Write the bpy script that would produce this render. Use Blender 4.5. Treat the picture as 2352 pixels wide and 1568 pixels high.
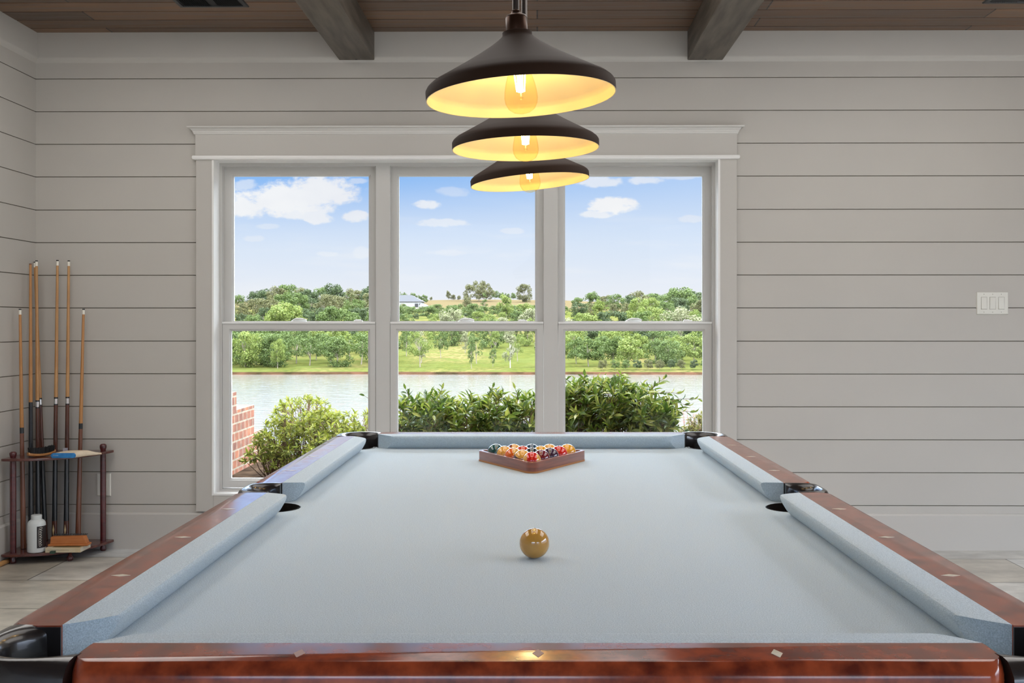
import bpy, bmesh, math, random
from mathutils import Vector, Matrix
from mathutils import noise as mnoise
random.seed(7)
PI = math.pi
for o in list(bpy.data.objects): bpy.data.objects.remove(o)
SC = bpy.context.scene
C = SC.collection

# ------------------------------------------------------------------ camera
F = 2330.0; PX = 1213.0; PY = 744.0; TH = 0.009; CZ = 1.217
cam = bpy.data.cameras.new('camera'); co = bpy.data.objects.new('camera', cam); C.objects.link(co)
co.location = (0, 0, CZ); co.rotation_euler = (PI/2, 0, TH)
cam.sensor_width = 36; cam.lens = 36*F/2352
cam.shift_x = -(PX-1176)/2352; cam.shift_y = -(784-PY)/2352
cam.clip_start = .05; cam.clip_end = 3000
SC.camera = co
SC.view_settings.view_transform = 'Standard'; SC.view_settings.look = 'None'
SC.view_settings.gamma = 1; SC.view_settings.use_curve_mapping = False
SC.view_settings.exposure = 0.0
ct, st = math.cos(TH), math.sin(TH)

def cam2w(x, d): return (x*ct - d*st, x*st + d*ct)
def CW(px, d): return cam2w((px-PX)/F*d, d)
def CP(px, py, d):
    x, y = CW(px, d); return (x, y, CZ - (py-PY)/F*d)
def W(px, py, Y):                       # where the pixel's ray meets the world plane y = Y
    u = (px-PX)/F; v = -(py-PY)/F
    dx, dy = u*ct-st, u*st+ct
    s = Y/dy
    return (dx*s, Y, CZ+v*s)

# ------------------------------------------------------------------ world sky
def build_world():
    w = bpy.data.worlds.new('sky'); SC.world = w; w.use_nodes = True
    nt = w.node_tree; nt.nodes.clear(); L = nt.links
    def N(t): return nt.nodes.new(t)
    def setin(sock, v):
        if hasattr(v, 'is_output') or isinstance(v, bpy.types.NodeSocket): L.new(v, sock)
        else: sock.default_value = v
    def M(op, a, b=0.0, c=0.0, clamp=False):
        n = N('ShaderNodeMath'); n.operation = op; n.use_clamp = clamp
        setin(n.inputs[0], a); setin(n.inputs[1], b); setin(n.inputs[2], c); return n.outputs[0]
    def mix(f, a, b):
        n = N('ShaderNodeMix'); n.data_type = 'RGBA'
        setin(n.inputs[0], f)
        for s, v in ((n.inputs[6], a), (n.inputs[7], b)):
            if isinstance(v, tuple): s.default_value = (*v, 1)
            else: L.new(v, s)
        return n.outputs[2]
    def sm(x, a, b):
        n = N('ShaderNodeMapRange'); n.interpolation_type = 'SMOOTHSTEP'
        setin(n.inputs[0], x); n.inputs[1].default_value = a; n.inputs[2].default_value = b
        return n.outputs[0]
    tc = N('ShaderNodeTexCoord'); sp = N('ShaderNodeSeparateXYZ'); L.new(tc.outputs['Generated'], sp.inputs[0])
    X, Y, Z = sp.outputs
    ay = M('MAXIMUM', M('ABSOLUTE', Y), .05)
    U = M('DIVIDE', X, ay); V = M('DIVIDE', Z, ay)
    elev = Z
    cmb = N('ShaderNodeCombineXYZ'); L.new(U, cmb.inputs[0]); L.new(M('MULTIPLY', V, 1.6), cmb.inputs[1])
    def noise(sc, det, rough=.55):
        n = N('ShaderNodeTexNoise'); n.inputs['Scale'].default_value = sc; n.inputs['Detail'].default_value = det
        n.inputs['Roughness'].default_value = rough; L.new(cmb.outputs[0], n.inputs['Vector']); return n.outputs['Fac']
    n1 = noise(38, 8, .62); n2 = noise(120, 5, .6); n3 = noise(7, 4, .5)
    nn = M('ADD', M('MULTIPLY', M('SUBTRACT', n1, .5), 3.8), M('MULTIPLY', M('SUBTRACT', n2, .5), 2.0))
    # base gradient: hazy white horizon, blue above; paler to the right
    g = sm(V, .070, .168)
    g2 = M('MULTIPLY', g, M('SUBTRACT', 1.05, M('MULTIPLY', sm(U, -.25, .30), .55)), clamp=True)
    low = mix(sm(V, .0, .09), (.90, .91, .96), (.72, .82, .98))
    base = mix(g2, low, (.22, .48, .94))
    blobs = [  # px, py, rx, ry, strength
        (645, 458, 118, 40, 1.0), (735, 440, 85, 42, 1.0), (570, 478, 55, 24, 1.0), (690, 480, 75, 22, .9), (732, 501, 34, 13, .9), (817, 497, 32, 13, .9),
        (565, 425, 30, 14, .5), (615, 519, 26, 7, .35), (582, 547, 24, 8, .35), (820, 415, 24, 7, .5), (980, 469, 32, 11, .85),
        (1040, 440, 40, 12, .35), (1015, 512, 60, 10, .6), (1405, 472, 58, 20, 1.1), (1370, 492, 40, 9, .8), (1380, 418, 60, 13, .75), (1480, 415, 44, 10, .7),
        (1560, 404, 60, 9, .5), (1180, 530, 28, 8, .45), (1030, 580, 45, 8, .35), (755, 583, 26, 6, .35), (1590, 503, 35, 9, .5), (830, 580, 20, 14, .3)]
    tot = None
    for (bx, by, rx, ry, s) in blobs:
        uc = (bx-PX)/F - TH; vc = (PY-by)/F
        du = M('MULTIPLY', M('SUBTRACT', U, uc), F/rx); dv = M('MULTIPLY', M('SUBTRACT', V, vc), F/ry)
        q = M('ADD', M('MULTIPLY', du, du), M('MULTIPLY', dv, dv))
        e = M('SUBTRACT', 1.55, M('MULTIPLY', q, 1.35))
        e = M('MULTIPLY', sm(M('ADD', e, nn), -.25, 1.05), s)
        tot = e if tot is None else M('MAXIMUM', tot, e)
    # cloud body shading (greyer low down)
    cl = mix(sm(n3, .3, .7), (.86, .87, .93), (1.0, 1.0, 1.0))
    col = mix(M('MULTIPLY', tot, .95, clamp=True), base, cl)
    # thin streaky haze
    cm2 = N('ShaderNodeCombineXYZ'); L.new(M('MULTIPLY', U, 1.0), cm2.inputs[0]); L.new(M('MULTIPLY', V, 6.0), cm2.inputs[1])
    nz = N('ShaderNodeTexNoise'); nz.inputs['Scale'].default_value = 9; nz.inputs['Detail'].default_value = 6; L.new(cm2.outputs[0], nz.inputs['Vector'])
    hz = M('MULTIPLY', sm(nz.outputs['Fac'], .48, .72), .45)
    col = mix(M('MULTIPLY', hz, sm(V, .14, .05)), col, (.90, .92, .97))
    # the bright high sky, above what the windows frame
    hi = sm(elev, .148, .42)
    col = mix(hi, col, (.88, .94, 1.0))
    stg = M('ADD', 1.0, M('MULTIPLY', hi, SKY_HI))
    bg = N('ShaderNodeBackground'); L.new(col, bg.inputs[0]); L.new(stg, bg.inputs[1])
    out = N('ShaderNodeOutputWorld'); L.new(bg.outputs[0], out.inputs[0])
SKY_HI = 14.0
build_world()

def lamp(name, kind, loc, energy, color, rot=(0, 0, 0), **kw):
    l = bpy.data.lights.new(name, kind); l.energy = energy; l.color = color
    for k, v in kw.items(): setattr(l, k, v)
    o = bpy.data.objects.new(name, l); o.location = loc; o.rotation_euler = rot; C.objects.link(o); return o
# sun: high, from the right, slightly from the far side
sd = Vector((.62, .22, 1.0)).normalized()
lamp('sun', 'SUN', (30, 20, 60), 3.0, (1, .95, .86), Vector(sd).to_track_quat('Z', 'Y').to_euler(), angle=.01)
# added fill area lights: one behind the camera, one along the right wall
lamp('fill_back', 'AREA', (.9, -3.45, 1.5), 12, (1, .97, .94), (PI/2, 0, 0), shape='RECTANGLE', size=6.6, size_y=2.3)
lamp('fill_side', 'AREA', (4.52, 1.3, 1.5), 22, (1, .97, .94), (PI/2, 0, PI/2), shape='RECTANGLE', size=5.0, size_y=2.0)
# added unseen fill lights, flush under the ceiling between the beams
for lx_, ly_, w_, e_ in ((-1.85, 3.3, 1.1, 28), (0, 3.3, 1.2, 22), (1.95, 3.3, 1.3, 29)):
    lamp('ceiling_fill', 'AREA', (lx_, ly_, 2.785), e_, (1, .97, .93), (0, 0, 0), shape='RECTANGLE', size=w_, size_y=2.9)

# ------------------------------------------------------------------ materials
def pm(name, c1, c2=None, rough=.5, metal=0., coat=0., coat_rough=.05, nscale=5., ndet=4., stretch=(1, 1, 1), nlo=.35, nhi=.65,
       bump=0., bscale=50., bstretch=None, spec=.5, sheen=0., trans=0., emit=None, es=0., coord='Object', rrange=None, ior=None, coat_ior=1.5):
    m = bpy.data.materials.new(name); m.use_nodes = True
    nt = m.node_tree; b = nt.nodes['Principled BSDF']; L = nt.links
    b.inputs['Base Color'].default_value = (*c1, 1); b.inputs['Roughness'].default_value = rough
    b.inputs['Metallic'].default_value = metal; b.inputs['Specular IOR Level'].default_value = spec
    b.inputs['Coat Weight'].default_value = coat; b.inputs['Coat Roughness'].default_value = coat_rough; b.inputs['Coat IOR'].default_value = coat_ior
    b.inputs['Sheen Weight'].default_value = sheen; b.inputs['Transmission Weight'].default_value = trans
    if ior: b.inputs['IOR'].default_value = ior
    if emit: b.inputs['Emission Color'].default_value = (*emit, 1); b.inputs['Emission Strength'].default_value = es
    tc = nt.nodes.new('ShaderNodeTexCoord')
    def nz(sc, det, stv):
        mp = nt.nodes.new('ShaderNodeMapping'); mp.inputs['Scale'].default_value = stv; L.new(tc.outputs[coord], mp.inputs[0])
        n = nt.nodes.new('ShaderNodeTexNoise'); n.inputs['Scale'].default_value = sc; n.inputs['Detail'].default_value = det
        L.new(mp.outputs[0], n.inputs['Vector']); return n.outputs['Fac']
    if c2 is not None or rrange:
        f = nz(nscale, ndet, stretch)
        r = nt.nodes.new('ShaderNodeMapRange'); r.inputs[1].default_value = nlo; r.inputs[2].default_value = nhi; L.new(f, r.inputs[0])
        if c2 is not None:
            x = nt.nodes.new('ShaderNodeMix'); x.data_type = 'RGBA'; L.new(r.outputs[0], x.inputs[0])
            x.inputs[6].default_value = (*c1, 1); x.inputs[7].default_value = (*c2, 1); L.new(x.outputs[2], b.inputs['Base Color'])
        if rrange:
            r2 = nt.nodes.new('ShaderNodeMapRange'); r2.inputs[3].default_value = rrange[0]; r2.inputs[4].default_value = rrange[1]
            L.new(r.outputs[0], r2.inputs[0]); L.new(r2.outputs[0], b.inputs['Roughness'])
            if coat: L.new(r2.outputs[0], b.inputs['Coat Roughness'])
    if bump:
        f = nz(bscale, 3, bstretch or (1, 1, 1)); bn = nt.nodes.new('ShaderNodeBump')
        bn.inputs['Strength'].default_value = bump; bn.inputs['Distance'].default_value = .002
        L.new(f, bn.inputs['Height']); L.new(bn.outputs[0], b.inputs['Normal'])
    return m

def brickmat(name, c1, c2, mortar, bw, rh, ms, axes, off=(0, 0), offset=.5, rough=.8, noise2=None, nsc=6, bump=.3, nst=(1, 1, 1), coat=0., smooth=0.1, rough2=None):
    """brick texture laid on two chosen object axes; optional noise colour multiplied in"""
    m = bpy.data.materials.new(name); m.use_nodes = True
    nt = m.node_tree; b = nt.nodes['Principled BSDF']; L = nt.links
    b.inputs['Roughness'].default_value = rough; b.inputs['Coat Weight'].default_value = coat; b.inputs['Coat Roughness'].default_value = .2
    tc = nt.nodes.new('ShaderNodeTexCoord'); sp = nt.nodes.new('ShaderNodeSeparateXYZ'); L.new(tc.outputs['Object'], sp.inputs[0])
    cb = nt.nodes.new('ShaderNodeCombineXYZ')
    for i, a in enumerate(axes):
        ad = nt.nodes.new('ShaderNodeMath'); ad.operation = 'ADD'; L.new(sp.outputs[a], ad.inputs[0]); ad.inputs[1].default_value = off[i]
        L.new(ad.outputs[0], cb.inputs[i])
    br = nt.nodes.new('ShaderNodeTexBrick'); L.new(cb.outputs[0], br.inputs['Vector'])
    br.offset = offset; br.offset_frequency = 2; br.squash = 1
    br.inputs['Color1'].default_value = (*c1, 1); br.inputs['Color2'].default_value = (*c2, 1); br.inputs['Mortar'].default_value = (*mortar, 1)
    br.inputs['Scale'].default_value = 1; br.inputs['Mortar Size'].default_value = ms; br.inputs['Mortar Smooth'].default_value = smooth
    br.inputs['Bias'].default_value = 0; br.inputs['Brick Width'].default_value = bw; br.inputs['Row Height'].default_value = rh
    col = br.outputs['Color']
    if noise2:
        mp = nt.nodes.new('ShaderNodeMapping'); mp.inputs['Scale'].default_value = nst; L.new(tc.outputs['Object'], mp.inputs[0])
        n = nt.nodes.new('ShaderNodeTexNoise'); n.inputs['Scale'].default_value = nsc; n.inputs['Detail'].default_value = 8; n.inputs['Roughness'].default_value = .65
        L.new(mp.outputs[0], n.inputs['Vector'])
        r = nt.nodes.new('ShaderNodeMapRange'); r.inputs[1].default_value = .32; r.inputs[2].default_value = .68
        r.inputs[3].default_value = noise2[0]; r.inputs[4].default_value = noise2[1]; L.new(n.outputs['Fac'], r.inputs[0])
        x = nt.nodes.new('ShaderNodeMix'); x.data_type = 'RGBA'; x.blend_type = 'MULTIPLY'; x.inputs[0].default_value = 1
        cbb = nt.nodes.new('ShaderNodeCombineXYZ')
        for i in range(3): L.new(r.outputs[0], cbb.inputs[i])
        L.new(col, x.inputs[6]); L.new(cbb.outputs[0], x.inputs[7]); col = x.outputs[2]
        if rough2:
            r3 = nt.nodes.new('ShaderNodeMapRange'); r3.inputs[1].default_value = .35; r3.inputs[2].default_value = .65
            r3.inputs[3].default_value = rough2[0]; r3.inputs[4].default_value = rough2[1]; L.new(n.outputs['Fac'], r3.inputs[0]); L.new(r3.outputs[0], b.inputs['Roughness'])
    L.new(col, b.inputs['Base Color'])
    bn = nt.nodes.new('ShaderNodeBump'); bn.inputs['Strength'].default_value = bump; bn.inputs['Distance'].default_value = .004; bn.invert = True
    L.new(br.outputs['Fac'], bn.inputs['Height']); L.new(bn.outputs[0], b.inputs['Normal'])
    return m

PAINT = (.50, .475, .435)
M_wall = pm('painted_boards', PAINT, (.485, .462, .425), rough=.55, nscale=2, bump=.03, bscale=220)
M_trim = pm('trim_paint', (.62, .605, .575), rough=.4)
M_jamb = pm('jamb_paint', (.80, .79, .77), rough=.35)
M_vinyl = pm('window_vinyl', (.55, .54, .515), rough=.4)
M_gap = pm('shadow_gap', (.20, .175, .14), rough=.9)
M_dark = pm('dark', (.012, .012, .013), rough=.6)
M_ceil = brickmat('stained_ceiling_planks', (.19, .105, .058), (.085, .050, .032), (.012, .009, .007), 2.3, .143, .0040, (0, 1),
                  noise2=(.55, 1.45), nsc=3.2, nst=(.8, 9, 1), rough=.42, bump=.0, rough2=(.3, .55))
M_beam = pm('stained_beam', (.060, .047, .036), (.125, .105, .082), rough=.5, nscale=3, ndet=8, stretch=(9, 1.1, 9), bump=.15, bscale=12, bstretch=(12, 1, 12))
M_floor = brickmat('stone_tile', (.64, .66, .66), (.44, .39, .31), (.12, .11, .09), .97, .48, .0035, (0, 1), offset=.5,
                   noise2=(.6, 1.2), nsc=3.4, rough=.32, bump=.2, nst=(1, 2.2, 1))
M_cloth = pm('pool_cloth', (.38, .465, .52), (.60, .69, .75), rough=.95, nscale=520, ndet=2, nlo=.3, nhi=.7, bump=.55, bscale=480, sheen=.25, spec=.15)
M_mahog = pm('mahogany_gloss', (.33, .060, .020), (.10, .014, .007), rough=.32, coat=.55, coat_rough=.12, nscale=7, ndet=10, stretch=(4, 4, 4), nlo=.36, nhi=.68, spec=.25,
             bump=.06, bscale=25, rrange=(.13, .19), coat_ior=1.5)
M_cast = pm('black_pocket_casting', (.014, .012, .012), rough=.25, coat=.4, coat_rough=.08, spec=.5, bump=.2, bscale=40)
M_liner = pm('pocket_liner', (.02, .018, .016), rough=.6)
M_sight = pm('pearl_sight', (.62, .56, .42), (.75, .70, .58), rough=.2, coat=.5, nscale=60)
M_rackw = pm('rack_mahogany', (.26, .065, .03), (.17, .04, .02), rough=.3, coat=.6, nscale=10, stretch=(1, 1, 12))
M_cuerack = pm('cherry_stain', (.095, .014, .016), (.055, .008, .009), rough=.28, coat=.6, nscale=8, stretch=(1, 1, 6))
M_shelfwood = pm('cherry_shelf', (.13, .035, .022), (.065, .014, .012), rough=.28, coat=.6, nscale=8, stretch=(1, 6, 1))
M_shade = pm('dark_bronze', (.035, .019, .012), rough=.6, metal=.0, spec=.12)
M_gold = pm('gold_shade_lining', (.84, .67, .36), rough=.45)
M_bronze = pm('bronze_fitting', (.055, .028, .018), rough=.3, metal=.8)
M_rod = pm('rod_metal', (.10, .09, .085), rough=.25, metal=.9)
M_brick = brickmat('red_brick', (.21, .072, .034), (.13, .048, .030), (.22, .18, .135), .105, .0677, .007, (1, 2), noise2=(.7, 1.4), nsc=18, rough=.9, bump=.6)
M_mulch = pm('mulch_bed', (.07, .045, .03), (.17, .12, .08), rough=1, nscale=60, ndet=6, bump=1, bscale=45)

def glass_mat():
    m = bpy.data.materials.new('window_glass'); m.use_nodes = True; nt = m.node_tree; nt.nodes.clear()
    t = nt.nodes.new('ShaderNodeBsdfTransparent'); g = nt.nodes.new('ShaderNodeBsdfGlossy'); g.inputs['Roughness'].default_value = .0
    fr = nt.nodes.new('ShaderNodeFresnel'); fr.inputs[0].default_value = 1.2
    t.inputs[0].default_value = (.985, .99, .985, 1)
    x = nt.nodes.new('ShaderNodeMixShader'); nt.links.new(fr.outputs[0], x.inputs[0]); nt.links.new(t.outputs[0], x.inputs[1]); nt.links.new(g.outputs[0], x.inputs[2])
    o = nt.nodes.new('ShaderNodeOutputMaterial'); nt.links.new(x.outputs[0], o.inputs[0]); return m
M_glass = glass_mat()
def bulb_mat():
    m = bpy.data.materials.new('amber_bulb_glass'); m.use_nodes = True; nt = m.node_tree; nt.nodes.clear()
    t = nt.nodes.new('ShaderNodeBsdfTransparent'); g = nt.nodes.new('ShaderNodeBsdfGlossy'); g.inputs['Roughness'].default_value = .03
    fr = nt.nodes.new('ShaderNodeLayerWeight'); fr.inputs[0].default_value = .06
    t.inputs[0].default_value = (1, .93, .74, 1)
    x = nt.nodes.new('ShaderNodeMixShader'); mm = nt.nodes.new('ShaderNodeMath'); mm.operation = 'MULTIPLY'; mm.inputs[1].default_value = .35; nt.links.new(fr.outputs['Fresnel'], mm.inputs[0]); nt.links.new(mm.outputs[0], x.inputs[0]); nt.links.new(t.outputs[0], x.inputs[1]); nt.links.new(g.outputs[0], x.inputs[2])
    o = nt.nodes.new('ShaderNodeOutputMaterial'); nt.links.new(x.outputs[0], o.inputs[0]); return m
M_bulb = bulb_mat()
M_fil = pm('glowing_filament', (1, .8, .5), emit=(1, .68, .30), es=90)
def leafmat(name, cols, trans=.35, rough=.45, hue=.0):
    """per-leaf colour variation, light also passes through the leaf"""
    m = bpy.data.materials.new(name); m.use_nodes = True; nt = m.node_tree; L = nt.links; nt.nodes.clear()
    geo = nt.nodes.new('ShaderNodeNewGeometry'); cr = nt.nodes.new('ShaderNodeValToRGB'); L.new(geo.outputs['Random Per Island'], cr.inputs[0])
    e = cr.color_ramp.elements
    while len(e) < len(cols): e.new(.5)
    for i, c in enumerate(cols): e[i].position = i/(len(cols)-1); e[i].color = (*c, 1)
    d = nt.nodes.new('ShaderNodeBsdfPrincipled'); d.inputs['Roughness'].default_value = rough; L.new(cr.outputs[0], d.inputs['Base Color']); d.inputs['Specular IOR Level'].default_value = .4
    t = nt.nodes.new('ShaderNodeBsdfTranslucent'); L.new(cr.outputs[0], t.inputs[0])
    x = nt.nodes.new('ShaderNodeMixShader'); x.inputs[0].default_value = trans; L.new(d.outputs[0], x.inputs[1]); L.new(t.outputs[0], x.inputs[2])
    o = nt.nodes.new('ShaderNodeOutputMaterial'); L.new(x.outputs[0], o.inputs[0]); return m

# ------------------------------------------------------------------ mesh helpers
class G:
    def __init__(s): s.v = []; s.f = []
    def add(s, v, f):
        n = len(s.v); s.v += [tuple(p) for p in v]; s.f += [tuple(i+n for i in q) for q in f]; return s
    def box(s, x0, x1, y0, y1, z0, z1):
        v = [(x, y, z) for x in (x0, x1) for y in (y0, y1) for z in (z0, z1)]
        return s.add(v, [(0, 1, 3, 2), (4, 6, 7, 5), (0, 4, 5, 1), (2, 3, 7, 6), (0, 2, 6, 4), (1, 5, 7, 3)])
    def loft(s, rings, cap=True, closed=True, loop=False):
        n = len(rings[0]); v = [p for r in rings for p in r]; f = []
        R = len(rings); e = n if closed else n-1
        for i in range(R if loop else R-1):
            a, b = i*n, ((i+1) % R)*n
            for j in range(e): k = (j+1) % n; f.append((a+j, a+k, b+k, b+j))
        if cap and not loop: f.append(tuple(range(n))[::-1]); f.append(tuple((R-1)*n+i for i in range(n)))
        return s.add(v, f)
    def lathe(s, prof, n=24, c=(0, 0, 0), axis=None, cap=True):
        rings = []
        for r, z in prof:
            rings.append([(r*math.cos(2*PI*i/n), r*math.sin(2*PI*i/n), z) for i in range(n)])
        m = Matrix.Identity(3)
        if axis is not None: m = Vector(axis).to_track_quat('Z', 'Y').to_matrix()
        c = Vector(c); rings = [[tuple(c+m@Vector(p)) for p in r] for r in rings]
        return s.loft(rings, cap)
    def tube(s, path, rad, n=8, cap=True):
        path = [Vector(p) for p in path]; rings = []
        for i, p in enumerate(path):
            t = (path[min(i+1, len(path)-1)]-path[max(i-1, 0)]).normalized()
            q = t.to_track_quat('Z', 'Y').to_matrix(); r = rad[i] if isinstance(rad, (list, tuple)) else rad
            rings.append([tuple(p+q@Vector((r*math.cos(2*PI*k/n), r*math.sin(2*PI*k/n), 0))) for k in range(n)])
        return s.loft(rings, cap)
    def prism(s, poly, z0, z1): return s.loft([[(x, y, z0) for x, y in poly], [(x, y, z1) for x, y in poly]])
    def frame(s, rects):                 # rects: (x0,x1,z0,z1,y) consecutive rings
        return s.loft([[(a, y, c), (b, y, c), (b, y, d), (a, y, d)] for a, b, c, d, y in rects], loop=True)

def mk(name, g, mat, parent=None, loc=None, rot=None, smooth=False, bevel=0, seg=2, origin=None, recalc=True, auto=None):
    """origin: the geometry is in world coordinates; move the origin there"""
    me = bpy.data.meshes.new(name)
    v = g.v
    if origin is not None: v = [(p[0]-origin[0], p[1]-origin[1], p[2]-origin[2]) for p in v]
    me.from_pydata(v, [], g.f)
    if recalc:
        bm = bmesh.new(); bm.from_mesh(me); bmesh.ops.recalc_face_normals(bm, faces=bm.faces)
        bm.to_mesh(me); bm.free()
    if smooth:
        for p in me.polygons: p.use_smooth = True
        if auto is not None: me.set_sharp_from_angle(angle=math.radians(auto))
    me.materials.append(mat)
    o = bpy.data.objects.new(name, me); C.objects.link(o)
    if parent: o.parent = parent
    if origin is not None and not parent: o.location = origin
    if loc: o.location = loc
    if rot: o.rotation_euler = rot
    if bevel:
        b = o.modifiers.new('bevel', 'BEVEL'); b.width = bevel; b.segments = seg; b.limit_method = 'ANGLE'; b.angle_limit = math.radians(35)
    return o
def tag(o, label, cat, group=None, kind=None):
    o['label'] = label; o['category'] = cat
    if group: o['group'] = group
    if kind: o['kind'] = kind
    return o
def thing(name, label, cat, loc=(0, 0, 0), rot=(0, 0, 0), group=None):
    o = bpy.data.objects.new(name, None); C.objects.link(o); o.location = loc; o.rotation_euler = rot; o.empty_display_size = .1
    return tag(o, label, cat, group)
def struct(name, g, mat, label, cat, **k):
    o = mk(name, g, mat, **k); o['kind'] = 'structure'; o['label'] = label; o['category'] = cat; return o

# ------------------------------------------------------------------ room shell
YW = 5.487; XL = W(82, 300, YW)[0]; XR = 4.6; YB = -3.2; ZC = 2.795
ox0 = W(489.5, 700, YW)[0]; ox1 = W(1652.5, 700, YW)[0]; oz0 = W(1213, 1137, YW)[2]; oz1 = W(1213, 364, YW)[2]
struct('floor', G().box(XL-.25, XR+.25, YB-.25, YW+.2, -.12, 0), M_floor, 'grey and brown stone look tile floor with thin grout lines', 'floor')
M_floor.node_tree.nodes['Brick Texture']
# ceiling planks, V grooves between them
g = G(); prof = []
ys = []; y = YW-.094
while y > YB-.1: ys.append(y); y -= .143
cur = YW+.05; pts = [(cur, ZC)]
for y in ys: pts += [(y+.0045, ZC), (y+.003, ZC+.009), (y-.003, ZC+.009), (y-.0045, ZC)]
pts += [(YB-.1, ZC), (YB-.1, ZC+.06), (YW+.05, ZC+.06)]
g.loft([[(x, a, b) for a, b in pts] for x in (XL-.2, XR+.2)])
ceil = struct('ceiling', g, M_ceil, 'brown stained plank ceiling above the beams', 'ceiling')
for n in M_ceil.node_tree.nodes:     # line the plank colours up with the grooves
    if n.type == 'MATH' and n.inputs[1].default_value == 0 and n.outputs[0].links and n.outputs[0].links[0].to_socket.name == 'Y': n.inputs[1].default_value = -(ys[0] % .143)

lines = [181, 256, 331, 406, 482, 557, 632, 707, 783, 858, 933, 1008, 1083, 1158]
zl = [CZ-(p-PY)/F*5.506 for p in lines]
def boards(g, z0, z1, put):
    """stack shiplap boards from z0 to z1 with gaps at zl; put(za, zb) adds one"""
    zs = [z1]+[z for z in zl if z0 < z < z1]+[z0]
    for i in range(len(zs)-1):
        a = zs[i+1]+(.0022 if i+1 < len(zs)-1 else 0); b = zs[i]-(.0022 if i > 0 else 0)
        if b-a > .003: put(a, b)
g = G(); T = .008
def col(x0, x1, z0, z1): boards(g, z0, z1, lambda a, b: g.box(x0, x1, YW, YW+T, a, b))
col(XL-.1, ox0, 0, ZC+.02); col(ox1, XR+.1, 0, ZC+.02); col(ox0, ox1, oz1, ZC+.02); col(ox0, ox1, 0, oz0)
wf = struct('wall_front', g, M_wall, 'pale greige shiplap wall around the three windows', 'wall')
g = G()
for a in ((XL-.1, ox0, 0, ZC), (ox1, XR+.3, 0, ZC), (ox0, ox1, oz1, ZC), (ox0, ox1, 0, oz0)): g.box(a[0], a[1], YW+T-.001, YW+.20, a[2], a[3]+.0)
mk('backing', g, M_gap, parent=wf)
g = G()
boards(g, 0, ZC+.02, lambda a, b: g.box(XL-T, XL, YB-.1, YW+.01, a, b))
wl = struct('wall_left', g, M_wall, 'pale greige shiplap wall beside the cue rack', 'wall')
mk('backing', G().box(XL-.2, XL-T+.001, YB-.1, YW+.1, -.02, ZC), M_gap, parent=wl)
struct('wall_right', G().box(XR, XR+.2, YB-.1, YW+.1, 0, .45).box(XR, XR+.2, YB-.1, YW+.1, 2.55, ZC).box(XR, XR+.2, YB-.1, -1.25, .45, 2.55).box(XR, XR+.2, 3.85, YW+.1, .45, 2.55), M_wall, 'pale wall on the right with a wide window opening, outside the picture', 'wall')
g = G()   # wall behind the camera with two window openings
for a in ((XL-.2, -2.2, 0, ZC), (.4, 1.6, 0, ZC), (4.2, XR+.2, 0, ZC), (-2.2, .4, 0, .35), (-2.2, .4, 2.65, ZC), (1.6, 4.2, 0, .35), (1.6, 4.2, 2.65, ZC)):
    g.box(a[0], a[1], YB-.2, YB, a[2], a[3])
struct('wall_back', g, M_wall, 'pale wall behind the camera with two window openings', 'wall')
# frieze boards with a small cove under them
zf = CZ-(137-PY)/F*5.506
def frieze(name, fn, lab):
    pr = [(0, ZC+.005), (.016, ZC+.005), (.016, zf+.012), (.0155, zf+.006), (.013, zf+.002), (.009, zf-.002), (.004, zf-.008), (0, zf-.018)]
    g = G().loft([[fn(t, o, z) for o, z in pr] for t in (0, 1)])
    return struct(name, g, M_trim2, lab, 'trim', smooth=True, auto=30)
M_trim2 = pm('frieze_paint', (.50, .478, .442), rough=.45)
frieze('trim_1', lambda t, o, z: (XL+(XR-XL)*t, YW-o, z), 'flat pale frieze board under the ceiling over the windows')
frieze('trim_2', lambda t, o, z: (XL+o, YW+(YB-YW)*t, z), 'flat pale frieze board under the ceiling on the left wall')
zb = CZ-(1176-PY)/F*5.506
def base(name, fn, lab):
    pr = [(0, 0), (.015, 0), (.015, zb-.010), (.009, zb-.002), (.004, zb), (0, zb)]
    struct(name, G().loft([[fn(t, o, z) for o, z in pr] for t in (0, 1)]), M_trim2, lab, 'baseboard')
base('baseboard_front', lambda t, o, z: (XL+(XR-XL)*t, YW-o, z), 'tall pale baseboard under the window wall')
base('baseboard_left', lambda t, o, z: (XL+o, YW+(YB-YW)*t, z), 'tall pale baseboard on the left wall behind the cue rack')

# beams
for (a, b, lab) in ((779, 860, 'dark stained wooden ceiling beam on the left of the pendants'), (1579, 1660, 'dark stained wooden ceiling beam on the right of the pendants')):
    x0 = W(a, 139, YW-.017)[0]; x1 = W(b, 139, YW-.017)[0]; z0 = W(b, 138, YW-.017)[2]
    o = struct('trim_%d' % (3 if a < 1000 else 4), G().box(x0, x1, YB, YW-.0165, z0, ZC+.002), M_beam, lab, 'beam', bevel=.004)
    sc = mk('screw_plug', G().lathe([(.006, 0), (.006, .002)], 10, ((x0+x1)/2, YW-.035, z0-.001)), M_dark, parent=o)
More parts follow.
